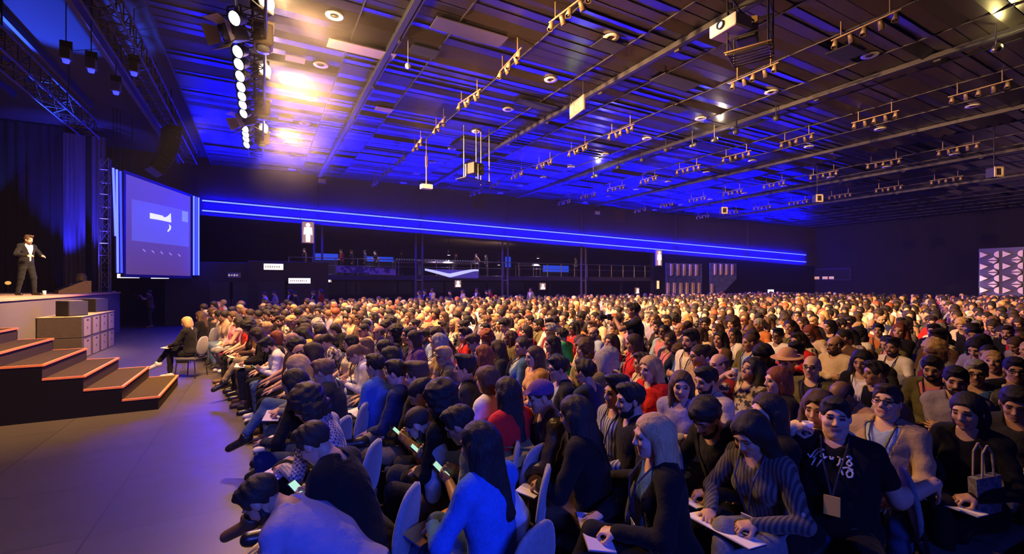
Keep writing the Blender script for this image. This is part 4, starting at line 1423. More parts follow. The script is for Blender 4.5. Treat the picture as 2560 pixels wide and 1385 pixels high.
def hair_mesh(style):
    face = [el((.118, 0, -.018), (.085, .079, .092), None, k=.012, sub=True)]
    cap = el((-.016, 0, .040), (.108, .088, .094), 'h', k=.03)
    disp = None; h = .0085; seed = abs(hash(style)) % 97 if False else sum(map(ord, style))
    if style == 'short':
        P = [cap, el((.045, 0, .105), (.055, .06, .028), 'h', k=.03)] + face + [el((.02, -.09, -.03), (.05, .03, .04), None, k=.01, sub=True), el((.02, .09, -.03), (.05, .03, .04), None, k=.01, sub=True), pl((0, 0, -1), .075)]
        disp = lambda p: .006 * wob(p * (1, 1, .6), 150, seed)
    elif style == 'cropped':
        P = [el((-.016, 0, .036), (.102, .081, .090), 'h', k=.03)] + face + [el((.02, -.09, -.03), (.055, .03, .045), None, k=.01, sub=True), el((.02, .09, -.03), (.055, .03, .045), None, k=.01, sub=True), pl((0, 0, -1), .06)]
    elif style == 'quiff':
        P = [cap, el((.050, .01, .122), (.062, .062, .034), 'h', rot_y(-.25), k=.03), el((-.03, 0, .11), (.08, .07, .04), 'h', k=.03)] + face + [el((.02, -.09, -.03), (.05, .03, .04), None, k=.01, sub=True), el((.02, .09, -.03), (.05, .03, .04), None, k=.01, sub=True), pl((0, 0, -1), .07)]
        disp = lambda p: .006 * wob(p, 120, seed)
    elif style == 'bob':
        P = [cap, el((-.04, -.055, -.05), (.060, .045, .10), 'h', k=.04), el((-.04, .055, -.05), (.060, .045, .10), 'h', k=.04), el((-.07, 0, -.05), (.045, .08, .11), 'h', k=.04)] + face
        disp = lambda p: .004 * wob(p * (1, 1, .25), 210, seed)
    elif style == 'long':
        P = [cap, rc((-.05, -.06, -.02), (-.055, -.085, -.33), .048, .040, 'h', .05), rc((-.05, .06, -.02), (-.055, .085, -.33), .048, .040, 'h', .05), rc((-.075, 0, 0), (-.115, 0, -.36), .06, .045, 'h', .06),
             rc((-.01, -.075, .0), (.01, -.085, -.20), .025, .022, 'h', .03), rc((-.01, .075, .0), (.01, .085, -.20), .025, .022, 'h', .03)] + face
        disp = lambda p: .005 * wob(p * (1, 1, .2), 230, seed)
    elif style == 'wavy':
        P = [el((-.016, 0, .042), (.114, .096, .097), 'h', k=.03), rc((-.04, -.075, -.02), (-.03, -.12, -.26), .055, .050, 'h', .05), rc((-.04, .075, -.02), (-.03, .12, -.26), .055, .050, 'h', .05), rc((-.075, 0, 0), (-.11, 0, -.30), .07, .06, 'h', .06)] + face
        disp = lambda p: .010 * wob(p, 85, seed)
    elif style == 'curly':
        P = [el((-.024, 0, .050), (.135, .125, .120), 'h', k=.03), el((-.05, -.07, -.06), (.075, .065, .10), 'h', k=.04), el((-.05, .07, -.06), (.075, .065, .10), 'h', k=.04), el((-.08, 0, -.06), (.06, .10, .10), 'h', k=.04)] + [el((.128, 0, -.020), (.085, .074, .088), None, k=.015, sub=True)]
        disp = lambda p: .016 * wob(p, 95, seed)
    elif style == 'curlytop':
        P = [el((-.010, 0, .075), (.115, .098, .085), 'h', k=.03), el((-.03, 0, .03), (.09, .084, .085), 'h', k=.03)] + face + [pl((0, 0, -1), .055)]
        disp = lambda p: .015 * wob(p, 110, seed)
    elif style == 'bun':
        P = [el((-.016, 0, .038), (.104, .084, .092), 'h', k=.03), el((-.105, 0, .075), (.048, .05, .045), 'h', k=.015)] + face + [pl((0, 0, -1), .06)]
        disp = lambda p: .004 * wob(p, 160, seed)
    elif style == 'ponytail':
        P = [el((-.016, 0, .038), (.104, .084, .092), 'h', k=.03), rc((-.105, 0, .06), (-.15, 0, -.05), .036, .044, 'h', .02), rc((-.15, 0, -.05), (-.135, .01, -.24), .044, .02, 'h', .02)] + face + [pl((.3, 0, -1), .06)]
        disp = lambda p: .004 * wob(p * (1, 1, .3), 190, seed)
    elif style == 'balding':
        P = [el((-.020, 0, .010), (.100, .084, .075), 'h', k=.02), el((.02, 0, .095), (.10, .066, .070), None, k=.02, sub=True)] + face + [el((.03, -.09, -.03), (.055, .03, .045), None, k=.01, sub=True), el((.03, .09, -.03), (.055, .03, .045), None, k=.01, sub=True), pl((0, 0, -1), .065)]
        h = .007
    elif style == 'cap':
        P = [el((-.012, 0, .050), (.110, .090, .085), 'h', k=.02), el((.125, 0, .060), (.075, .070, .010), 'h', rot_y(.22), k=.012), pl((.25, 0, -1), -.028)]
        h = .0075
    elif style == 'hat':
        P = [el((-.012, 0, .085), (.100, .088, .085), 'h', k=.02), el((-.01, 0, .060), (.175, .165, .011), 'h', k=.02), pl((0, 0, -1), -.045)]
        h = .0075
    elif style == 'beard':
        P = [el((.030, 0, -.078), (.062, .058, .046), 'h', k=.02), el((.05, 0, -.105), (.040, .036, .026), 'h', k=.02), rc((-.005, -.068, -.01), (.02, -.058, -.07), .010, .014, 'h', .02), rc((-.005, .068, -.01), (.02, .058, -.07), .010, .014, 'h', .02),
             rc((.088, -.026, -.052), (.088, .026, -.052), .008, .008, 'h', .01), el((.094, 0, -.068), (.022, .020, .010), None, k=.006, sub=True)]
        disp = lambda p: .0025 * wob(p, 260, seed); h = .006
    elif style == 'brows':
        P = [rc((.086, -.046, .027), (.0925, -.018, .030), .0048, .0055, 'h', .004), rc((.086, .046, .027), (.0925, .018, .030), .0048, .0055, 'h', .004)]
        h = .004
    V, Q = polygonise(P, h, disp)
    return mesh_np(style if style not in ('short', 'long') else style + '_hair', V, Q)


HAIRM = {s: hair_mesh(s) for s in ('short', 'cropped', 'quiff', 'bob', 'long', 'wavy', 'curly', 'curlytop', 'bun', 'ponytail', 'balding', 'cap', 'hat', 'beard', 'brows')}


def hair_mat(name, c, rough=.58):
    m = mat(name, c, rough, spec=.4)
    if 'strand' not in m:
        m['strand'] = 1
        nt = m.node_tree; b = nt.nodes['Principled BSDF']
        tc = nt.nodes.new('ShaderNodeTexCoord'); mp = nt.nodes.new('ShaderNodeMapping')
        mp.inputs['Scale'].default_value = (1, 1, .12)
        n = nt.nodes.new('ShaderNodeTexNoise'); n.inputs['Scale'].default_value = 190; n.inputs['Detail'].default_value = 3
        bp = nt.nodes.new('ShaderNodeBump'); bp.inputs['Strength'].default_value = .8; bp.inputs['Distance'].default_value = .010
        mx = nt.nodes.new('ShaderNodeMix'); mx.data_type = 'RGBA'
        mx.inputs[6].default_value = (*[v * .55 for v in c], 1); mx.inputs[7].default_value = (*[min(1, v * 1.45) for v in c], 1)
        nt.links.new(tc.outputs['Object'], mp.inputs[0]); nt.links.new(mp.outputs[0], n.inputs['Vector'])
        nt.links.new(n.outputs['Fac'], bp.inputs['Height']); nt.links.new(bp.outputs[0], b.inputs['Normal'])
        nt.links.new(n.outputs['Fac'], mx.inputs[0]); nt.links.new(mx.outputs[2], b.inputs['Base Color'])
    return m


HAIR = {'black': hair_mat('black_hair', (.010, .008, .008)), 'dark brown': hair_mat('dark_brown_hair', (.028, .016, .011)), 'brown': hair_mat('brown_hair', (.075, .040, .020)),
        'light brown': hair_mat('light_brown_hair', (.16, .09, .045)), 'blonde': hair_mat('blonde_hair', (.50, .33, .14)), 'auburn': hair_mat('auburn_hair', (.22, .055, .018)), 'grey': hair_mat('grey_hair', (.30, .29, .28))}
SKIN = [mat('skin_fair', (.58, .36, .26), .5, spec=.35, noise=.06, nscale=40), mat('skin_tan', (.46, .27, .18), .5, spec=.35, noise=.06, nscale=40), mat('skin_olive', (.36, .20, .13), .5, spec=.35, noise=.06, nscale=40), mat('skin_brown', (.20, .105, .065), .48, spec=.35, noise=.06, nscale=40)]
EYEM = mat('eye_dark', (.07, .05, .045), .15)
LIPM = mat('lip_tone', (.38, .15, .13), .45)


def cloth(name, c, rough=.85, **kw):
    return mat(name, c, rough, sheen=.05, spec=.12, bump=.35, bscale=26, **kw)


TOP = {'black': cloth('cloth_black', (.008, .008, .009)), 'charcoal': cloth('cloth_charcoal', (.024, .024, .027)), 'grey': cloth('cloth_grey', (.16, .16, .17)), 'white': cloth('cloth_white', (.70, .68, .66)),
       'cream': cloth('cloth_cream', (.62, .50, .36)), 'beige': cloth('cloth_beige', (.36, .26, .17)), 'navy': cloth('cloth_navy', (.018, .028, .09)), 'blue': cloth('cloth_blue', (.05, .12, .42)), 'pale blue': cloth('cloth_pale_blue', (.32, .42, .62)),
       'red': cloth('cloth_red', (.55, .018, .018)), 'dark red': cloth('cloth_dark_red', (.20, .015, .02)), 'pink': cloth('cloth_pink', (.60, .20, .26)), 'green': cloth('cloth_green', (.03, .36, .14)), 'olive': cloth('cloth_olive', (.12, .11, .045)),
       'yellow': cloth('cloth_yellow', (.62, .38, .05)), 'orange': cloth('cloth_orange', (.58, .20, .06)), 'brown': cloth('cloth_brown', (.09, .05, .03)), 'purple': cloth('cloth_purple', (.12, .05, .18)), 'denim': cloth('cloth_denim', (.035, .13, .50), noise=.25, nscale=60),
       'leather': mat('cloth_leather', (.06, .045, .025), .38, spec=.5, bump=.5, bscale=22), 'peach': cloth('cloth_peach', (.62, .36, .20)), 'lilac': cloth('cloth_lilac', (.25, .22, .36)),
       'dark striped': pattern_mat('cloth_dark_striped', (.10, .085, .085), (.02, .018, .022), 'stripes', 14, axis='Y'), 'striped': pattern_mat('cloth_striped', (.34, .36, .44), (.05, .05, .09), 'stripes', 11, axis='Y'), 'plaid': pattern_mat('cloth_plaid', (.07, .06, .12), (.48, .40, .40), 'checks', 55), 'floral': pattern_mat('cloth_floral', (.55, .45, .32), (.02, .02, .02), 'noise', 22),
       'camouflage': pattern_mat('cloth_camouflage', (.14, .13, .06), (.03, .03, .02), 'noise', 9)}
LEG = {'black': TOP['black'], 'charcoal': TOP['charcoal'], 'navy': TOP['navy'], 'denim': cloth('cloth_jeans', (.06, .10, .20), noise=.3, nscale=50), 'grey': cloth('cloth_grey_jeans', (.15, .15, .16), noise=.3, nscale=50), 'khaki': cloth('cloth_khaki', (.20, .16, .09)), 'olive': TOP['olive'], 'red': cloth('cloth_pink_red', (.60, .05, .09)), 'brown': TOP['brown']}
SHOEM = {'black': mat('shoe_black', (.012, .011, .011), .35), 'brown': mat('shoe_brown', (.10, .05, .025), .4), 'white': mat('shoe_white', (.6, .58, .55), .5)}
LANYM = mat('lanyard_ribbon', (.02, .02, .05), .6)
BADGEM = mat('badge_card', (.78, .46, .08), .5)
BADGEW = mat('badge_card_white', (.7, .66, .62), .5)
GLASSM = mat('spectacle_frame', (.012, .012, .012), .25)


# ---------------------------------------------------------------- hands
def hand_prims(curl, side):
    """palm and five fingers; fingers along +X, palm facing -Z, thumb on the +Y side for side=1"""
    P = [el((.045, 0, 0), (.052, .040, .015), 'skin', k=.012), rc((-.02, 0, 0), (.02, 0, 0), .024, .026, 'skin', .02)]
    lens = (.066, .075, .070, .054)
    for i, L in enumerate(lens):
        y = (.030 - .020 * i) * side
        c = curl + .10 * i * curl
        a0 = -c * .55; p = np.array([.086 - .004 * abs(i - 1.2), y, 0.0]); ang = a0
        spread = (.09 - .06 * i) * side
        r = .0092 if i < 3 else .008
        for s_ in (.46, .30, .24):
            d = np.array([math.cos(ang) * math.cos(spread), math.sin(spread), math.sin(ang)])
            q = p + d * L * s_
            P.append(rc(p, q, r, r * .92, 'skin', .005)); p = q; ang -= c * .62; r *= .92
    t0 = np.array([.018, .030 * side, -.004]); t1 = np.array([.052, .062 * side, -.016 - .01 * curl]); t2 = np.array([.085, .060 * side - .012 * curl * side, -.026 - .014 * curl])
    P += [rc(t0, t1, .016, .011, 'skin', .010), rc(t1, t2, .011, .0085, 'skin', .004)]
    return P


HANDS = {}
for cv in (.35, .8, 1.35):
    for sd_ in (1, -1):
        HANDS[(cv, sd_)] = polygonise(hand_prims(cv, sd_), .0066)


def unit(v):
    return v / max(np.linalg.norm(v), 1e-9)


def frame(x, z):
    x = unit(x); y = unit(np.cross(z, x)); z = np.cross(x, y)
    return np.stack([x, y, z], 1)


def ik(S, W, l1, l2, hint):
    d = W - S; L = np.linalg.norm(d)
    if L > (l1 + l2) * .985:
        W = S + d / L * (l1 + l2) * .985; d = W - S; L = np.linalg.norm(d)
    a = (l1 * l1 - l2 * l2 + L * L) / (2 * L)
    hgt = math.sqrt(max(l1 * l1 - a * a, 0))
    n = hint - d * (hint @ d) / (L * L)
    return S + d / L * a + unit(n) * hgt, W


# ---------------------------------------------------------------- whole bodies
POSE_DEFAULT = dict(lean=6, hp=4, hy=0, roll=0, legs='normal', hands=('lap', 'lap'), stand=False, sex='m', girth=1.0, style='shirt', sleeve='long', skirt=False, twist=0)


def skeleton(o):
    J = {}
    lean = math.radians(o['lean'])
    pz = .545 if not o['stand'] else .96
    pel = np.array([0, 0, pz])
    tw_ = rot_z(math.radians(o['twist']))
    T = tw_ @ rot_y(lean)                       # torso frame: z up the spine
    T2 = tw_ @ rot_y(lean * 1.35)
    J['pel'] = pel; J['T'] = T; J['T2'] = T2
    J['mid'] = pel + T @ np.array([0, 0, .20])
    J['chest'] = J['mid'] + T2 @ np.array([0, 0, .16])
    J['neck'] = J['mid'] + T2 @ np.array([-.01, 0, .325])
    sw = .170 if o['sex'] == 'm' else .150
    sw *= 1 + .28 * (o['girth'] - 1)
    H = tw_ @ rot_z(math.radians(o['hy'])) @ rot_y(math.radians(o['lean'] * .75 + o['hp'])) @ rot_x(math.radians(o['roll']))
    J['H'] = H
    J['head'] = J['neck'] + T2 @ np.array([.005, 0, .045]) + H @ np.array([.025, 0, .115])
    for s, n in ((1, 'L'), (-1, 'R')):
        J['sh' + n] = J['mid'] + T2 @ np.array([-.005, s * sw, .275])
        hip = pel + np.array([0, s * .088, -.03 if not o['stand'] else -.06])
        J['hip' + n] = hip
        lg = o['legs']
        if o['stand']:
            sp = {'walk': (.16 if s > 0 else -.12)}.get(lg, .02 * s)
            J['kn' + n] = np.array([sp * .6 + .02, s * .10, .51]); J['an' + n] = np.array([sp - .03, s * (.11 if lg != 'wide' else .16), .09])
        elif lg == 'normal':
            J['kn' + n] = np.array([.43, s * .115, .535]); J['an' + n] = np.array([.40, s * .12, .095])
        elif lg == 'apart':
            J['kn' + n] = np.array([.41, s * .20, .53]); J['an' + n] = np.array([.42, s * .17, .095])
        elif lg == 'out':
            J['kn' + n] = np.array([.44, s * .11, .50]); J['an' + n] = np.array([.74, s * .11, .105])
        elif lg == 'tucked':
            J['kn' + n] = np.array([.43, s * .10, .52]); J['an' + n] = np.array([.24, s * .09, .11])
        elif lg == 'crossed':
            if s > 0:
                J['kn' + n] = np.array([.43, .05, .535]); J['an' + n] = np.array([.40, .10, .095])
            else:
                J['kn' + n] = np.array([.45, -.005, .665]); J['an' + n] = np.array([.66, .10, .34])
        elif lg == 'figure4':
            if s > 0:
                J['kn' + n] = np.array([.43, .13, .535]); J['an' + n] = np.array([.44, .13, .095])
            else:
                J['kn' + n] = np.array([.33, -.30, .66]); J['an' + n] = np.array([.45, .09, .645])
    return J


def hand_target(o, J, kind, s):
    """wrist position, finger direction, palm normal (down), curl, elbow hint"""
    h = np.array([-.35, s * .75, -.6])
    if o['stand']:
        T = {'down': ((.05, s * .27, .84), (.1, 0, -1), (0, -s, 0), .35), 'gesture': ((.30, s * .20, 1.16), (.8, -s * .45, .15), (0, -s * .5, -.8), .8), 'hold': ((.36, s * .07, 1.50), (.3, -s * .8, .4), (.0, -s, -.2), 1.35),
             'folded': ((.18, -s * .03, 1.06), (.25, -s * .9, .1), (-1, 0, 0), .8), 'hip': ((.03, s * .22, 1.0), (.6, -s * .6, -.4), (0, -s, 0), .8)}
        if kind in T:
            w, f, p, c = T[kind]
            return np.array(w), np.array(f), np.array(p), c, h
        kind = 'gesture'
        return (*[np.array(v) for v in T[kind][:3]], T[kind][3], h)
    hd, H = J['head'], J['H']
    T = {'lap': ((.235, s * .055, .690), (.72, -s * .62, -.15), (0, 0, -1), .8), 'thigh': ((.30, s * .13, .675), (.92, -s * .1, -.25), (0, 0, -1), .35), 'phone': ((.315, s * .085, .80), (.75, -s * .38, .40), (0, -s * .75, .3), 1.35),
         'write': ((.335, s * .12, .735), (.75, -s * .55, -.1), (0, -s * .2, -1), 1.35), 'rest': ((.36, s * .15, .705), (.8, -s * .5, -.1), (0, 0, -1), .35), 'paper': ((.37, s * .135, .765), (.65, -s * .6, .2), (0, -s * .5, .6), .8),
         'crossed': ((.205, -s * .075, .83), (.1, -s, .12), (-1, 0, 0), .8), 'side': ((.02, s * .27, .60), (.9, s * .05, -.3), (0, 0, -1), .35), 'armback': ((-.24, s * .50, .86), (-.3, s * .2, -.8), (0, -s, 0), .35)}
    if kind in T:
        w, f, p, c = T[kind]
        dx = .9 * max(0, math.sin(math.radians(o['lean']))) * .15
        return np.array(w) + np.array([dx, 0, 0]), np.array(f, float), np.array(p, float), c, h
    if kind == 'chin':
        return hd + H @ np.array([.075, s * .03, -.215]), H @ np.array([.1, -s * .25, 1.0]), H @ np.array([-1, 0, .2]), 1.35, np.array([.2, s * .3, -1.0])
    if kind == 'drink':
        return hd + H @ np.array([.20, s * .085, -.11]), H @ np.array([.1, -s * .8, .5]), np.array([-.4, -s * .2, -.4]), 1.35, np.array([.1, s * .7, -.7])
    if kind == 'hold':
        return np.array([.34, s * .07, 1.13]), np.array([.3, -s * .7, .5]), np.array([0., -s, 0]), 1.35, h
    if kind == 'up':
        return hd + np.array([.25, s * .12, .06]), np.array([.2, -s * .3, 1.0]), np.array([1., 0, 0]), .8, np.array([.2, s * .8, -.5])
    raise KeyError(kind)


BODY_CACHE = {}


def body_parts(h=.0125, hh=.0068, **kw):
    """returns the meshes of one person: skin, garments, shoes; and the head frame"""
    o = dict(POSE_DEFAULT); o.update(kw)
    key = (h, hh, tuple(sorted((k, str(v)) for k, v in o.items())))
    if key in BODY_CACHE:
        return BODY_CACHE[key]
    J = skeleton(o); g = o['girth']; f = o['sex'] == 'f'
    T, T2 = J['T'], J['T2']
    P = []
    A = P.append
    A(el(J['pel'] + np.array([-.02, 0, .0]), (.135 * g, .172 * g, .115), 'hips', T if not o['stand'] else np.eye(3), k=.05))
    A(el(J['pel'] + T @ np.array([.005 + .05 * (g - 1), 0, .11]), (.115 * g ** 1.25, (.150 if not f else .135) * g, .13), 'torso', T, k=.06))
    A(el(J['mid'] + T @ np.array([.006 + .05 * (g - 1), 0, .05]), (.115 * g, (.155 if not f else .132) * g, .14), 'torso', T, k=.06))
    A(el(J['chest'] + T2 @ np.array([.0, 0, .02]), (.120 * g, (.175 if not f else .150) * (.5 + .5 * g), .155), 'torso', T2, k=.05))
    if f or g > 1.25:
        for s in (-1, 1):
            A(el(J['chest'] + T2 @ np.array([.085 * g, s * .072 * g, -.01]), (.058, .062, .062), 'torso', T2, k=.04))
    A(rc(J['shL'] + T2 @ np.array([-.005, -.03, .005]), J['shR'] + T2 @ np.array([-.005, .03, .005]), .057, .057, 'torso', .05))
    for s, n in ((1, 'L'), (-1, 'R')):
        A(rc(J['neck'] + T2 @ np.array([-.01, 0, .01]), J['sh' + n] + T2 @ np.array([0, 0, .012]), .052, .052, 'torso', .05))
    neck0 = J['neck'] + T2 @ np.array([-.015, 0, -.03]); neck1 = J['head'] + J['H'] @ np.array([-.028, 0, -.055])
    A(rc(neck0, neck1, .056 * (1 + .25 * (g - 1)), .052 * (1 + .3 * (g - 1)), 'neck', .025))
    a_g = 1 + .5 * (g - 1)
    for s, n, kd in ((1, 'L', o['hands'][0]), (-1, 'R', o['hands'][1])):
        S = J['sh' + n]
        W, fd, pn, curl, hint = hand_target(o, J, kd, s)
        E, W = ik(S, W, .285, .255, hint)
        J['el' + n], J['wr' + n] = E, W
        J['hf' + n] = frame(fd, -pn)
        J['curl' + n] = curl
        A(rc(S, E, .052 * a_g, .043 * a_g, 'uarm', .03))
        A(rc(E, W, .044 * a_g, .030 * a_g, 'farm', .02))
        A(rc(J['hip' + n], J['kn' + n], .088 * g ** .8, .063 * g ** .6, 'thigh', .04))
        A(rc(J['kn' + n], J['an' + n], .060 * g ** .6, .041 * g ** .5, 'shin', .025))
        an = J['an' + n]; sh = unit(J['an' + n] - J['kn' + n])
        fwd = np.array([1, s * .18, 0.]) if abs(sh[2]) > .75 else unit(np.array([sh[0] * .35 + .55, s * .05 + sh[1] * .5, .40 if kd != 'x' else 0]))
        if an[2] > .2:
            fwd = unit(np.array([.85, .25 if o['legs'] == 'crossed' else .6, -.35 if o['legs'] == 'crossed' else .1]))
        dn = -np.array([0, 0, 1.]) if abs(sh[2]) > .5 else sh
        heel = an + dn * .045 - fwd * .035; toe = an + dn * .058 + fwd * .165
        A(rc(heel, toe, .046, .036, 'foot', .02)); A(rc(an, an + dn * .03, .043, .048, 'foot', .02))
    if o['skirt']:
        A(el((J['knL'] + J['knR']) / 2 * .55 + J['pel'] * .45 + np.array([0, 0, -.01]), (.26, .19, .085), 'thigh', k=.05))
    V, Q = polygonise(P, h)
    C, tg = face_tags(P, V, Q)
    # boundaries of sleeves, hems and neckline
    lab = np.full(len(C), 'skin', object)
    lab[tg == 'torso'] = 'top'
    lab[tg == 'uarm'] = 'top' if o['sleeve'] != 'none' else 'skin'
    if o['sleeve'] == 'long':
        lab[tg == 'farm'] = 'top'
    elif o['sleeve'] == 'short':
        for n in 'LR':
            d = J['el' + n] - J['sh' + n]
            t = (C - J['sh' + n]) @ d / (d @ d)
            lab[(tg == 'uarm') & (np.linalg.norm(C - J['sh' + n] - t[:, None] * d, axis=1) < .09 * a_g) & (t > .72)] = 'skin'
    lab[tg == 'hips'] = 'leg'; lab[tg == 'thigh'] = 'leg'; lab[tg == 'shin'] = 'leg' if not o['skirt'] else 'skin'
    up = (C - J['pel']) @ T[:, 2]
    lab[(tg == 'hips') & (up > -.01)] = 'top'
    if o['skirt']:
        lab[(tg == 'thigh') & (C[:, 0] > .36)] = 'skin'
    lab[tg == 'foot'] = 'shoe'
    # open neck: skin shows above the collar line
    nl = (C - J['neck']) @ T2
    vneck = .020 if o['style'] in ('tee', 'knit') else .035
    lab[(nl[:, 2] > -.045 + np.abs(nl[:, 1]) * .55) & (nl[:, 0] > .02) & (np.abs(nl[:, 1]) < .06) & (lab == 'top')] = 'skin'
    if o['style'] == 'jacket':
        cl = (C - J['chest']) @ T2
        v = (cl[:, 0] > .045 * g) & (np.abs(cl[:, 1]) < .018 + .30 * np.clip(cl[:, 2] + .14, 0, .3)) & (lab == 'top') & (tg == 'torso')
        lab[v] = 'shirt'
    N = vnormals(V, Q)
    out = {'J': J, 'o': o, 'raw': (V, Q, lab)}
    # body: limbs and trunk, with hands and head grown on
    Vs, Qs, Ms = [V], [Q], [np.zeros(len(Q), int)]
    off = len(V)
    for s, n in ((1, 'L'), (-1, 'R')):
        hv, hq = HANDS[(J['curl' + n], s)]
        Vs.append(hv @ J['hf' + n].T + J['wr' + n]); Qs.append(hq + off); Ms.append(np.zeros(len(hq), int)); off += len(hv)
    hk = ('head', o['sex'], round(max(g - 1, 0), 2), hh)
    if hk not in BODY_CACHE:
        hp = head_prims(o['sex'], max(0, g - 1) * 2)
        hv, hq = polygonise(hp, hh)
        _, ht = face_tags(hp, hv, hq, {'lip': .002, 'eye': .001})
        BODY_CACHE[hk] = (hv, hq, np.array([{'skin': 0, 'eye': 1, 'lip': 2}[t] for t in ht]))
    hv, hq, hm_ = BODY_CACHE[hk]
    Vs.append(hv @ J['H'].T + J['head']); Qs.append(hq + off); Ms.append(hm_)
    out['body'] = mesh_np('body', np.concatenate(Vs), np.concatenate(Qs), mats=[SKIN[0], EYEM, LIPM], midx=np.concatenate(Ms))
    # garments: shells a little proud of the body, with folds
    names = {'top': {'jacket': 'jacket', 'shirt': 'shirt', 'tee': 'shirt', 'knit': 'jumper'}[o['style']], 'shirt': 'shirt', 'leg': 'skirt' if o['skirt'] else 'trousers', 'shoe': 'shoe', 'shoe2': 'shoe'}
    out['names'] = names
    seed = sum(map(ord, str(key)))
    near_l = np.linalg.norm(C - J['anL'], axis=1) < np.linalg.norm(C - J['anR'], axis=1)
    for L in ('top', 'shirt', 'leg', 'shoe', 'shoe2'):
        m = lab == L[:5].rstrip('2')
        if L[:4] == 'shoe':
            m = (lab == 'shoe') & (near_l if L == 'shoe' else ~near_l)
        if not m.any():
            continue
        sv, sq, u = submesh(V, Q, m)
        nn = N[u]
        th = {'top': .013 if o['style'] in ('jacket', 'knit') else .009, 'shirt': .007, 'leg': .008, 'shoe': .006, 'shoe2': .006}[L]
        dd = np.full(len(sv), th)
        if L in ('top', 'leg'):
            fz_ = wob(sv * (1.0, 1.0, 1.6), 34, seed) * .008 + wob(sv, 75, seed + 3) * .0035
            # keep the folds small near the collar
            dd += fz_ * np.clip((np.linalg.norm(sv - J['neck'], axis=1) - .10) / .15, 0.15, 1)
        vv = sv + nn * dd[:, None]
        # the cut edge is evened out along its own loop
        ee = np.sort(np.concatenate([sq[:, [0, 1]], sq[:, [1, 2]], sq[:, [2, 3]], sq[:, [3, 0]]]), axis=1)
        ue, cn = np.unique(ee, axis=0, return_counts=True)
        ue = ue[cn == 1]
        if len(ue):
            for _ in range(7):
                acc = np.zeros_like(vv); n_ = np.zeros(len(vv))
                np.add.at(acc, ue[:, 0], vv[ue[:, 1]]); np.add.at(acc, ue[:, 1], vv[ue[:, 0]])
                np.add.at(n_, ue[:, 0], 1); np.add.at(n_, ue[:, 1], 1)
                b__ = n_ > 0
                vv[b__] = vv[b__] * .45 + .55 * acc[b__] / n_[b__][:, None]
        # turned-in edge so that cuffs, collar and hem have thickness
        ed = {}
        for q in sq:
            for a, b in ((q[0], q[1]), (q[1], q[2]), (q[2], q[3]), (q[3], q[0])):
                k_ = (a, b) if a < b else (b, a)
                ed[k_] = None if k_ in ed else (a, b)
        be = [e for e in ed.values() if e is not None]
        bv = sorted({i for e in be for i in e}); ix_ = {i: len(vv) + j for j, i in enumerate(bv)}
        vv = np.concatenate([vv, vv[bv] - nn[bv] * (th + .004)]) if bv else vv
        rim = np.array([(b, a, ix_[a], ix_[b]) for a, b in be], np.int64).reshape(-1, 4)
        out[L] = mesh_np(names[L], vv, np.concatenate([sq, rim]))
    BODY_CACHE[key] = out
    return out


def lanyard_mesh(B):
    J = B['J']; T2 = J['T2']; g = B['o']['girth']
    c = J['chest']
    fx = .125 * g + .02 + (.045 if B['o']['sex'] == 'f' or g > 1.25 else 0)
    m = MB()
    for s in (-1, 1):
        pts = [c + T2 @ np.array(v) for v in ((-.03, s * .07, .235), (.05, s * .075, .19), (fx * .86, s * .060, .10), (fx, s * .032, .0), (fx + .006, s * .005, -.13))]
        for a, b in zip(pts, pts[1:]):
            m.tube(a, b, .006, 5)
    F = np.eye(4); F[:3, :3] = T2; F[:3, 3] = c + T2 @ np.array([fx + .012, 0, -.19])
    return m, Matrix(F.tolist())


GL = MB()
for s in (-1, 1):
    for k in range(12):
        a0, a1 = 2 * PI * k / 12, 2 * PI * (k + 1) / 12
        GL.tube((.1, s * .034 + .025 * math.cos(a0), .004 + .019 * math.sin(a0)), (.1, s * .034 + .025 * math.cos(a1), .004 + .019 * math.sin(a1)), .0026, 5, cap=False)
    GL.tube((.098, s * .058, .010), (-.005, s * .080, .012), .0026, 5)
GL.tube((.103, -.01, .008), (.103, .01, .008), .0026, 5)
_g = GL.build('glasses', GLASSM); GLASSMESH = _g.data; bpy.data.objects.remove(_g)
HS_ = 1.0


def set_mats(o, ms):
    for i, m in enumerate(ms):
        if i < len(o.material_slots):
            o.material_slots[i].link = 'OBJECT'; o.material_slots[i].material = m


def part_obj(name, me, m, parent):
    if not len(me.materials):
        me.materials.append(None)
    o = bpy.data.objects.new(name, me); COL.objects.link(o)
    o.parent = parent
    if isinstance(m, (list, tuple)):
        set_mats(o, m)
    else:
        set_mats(o, [m])
    return o


N_PEOPLE = [0]


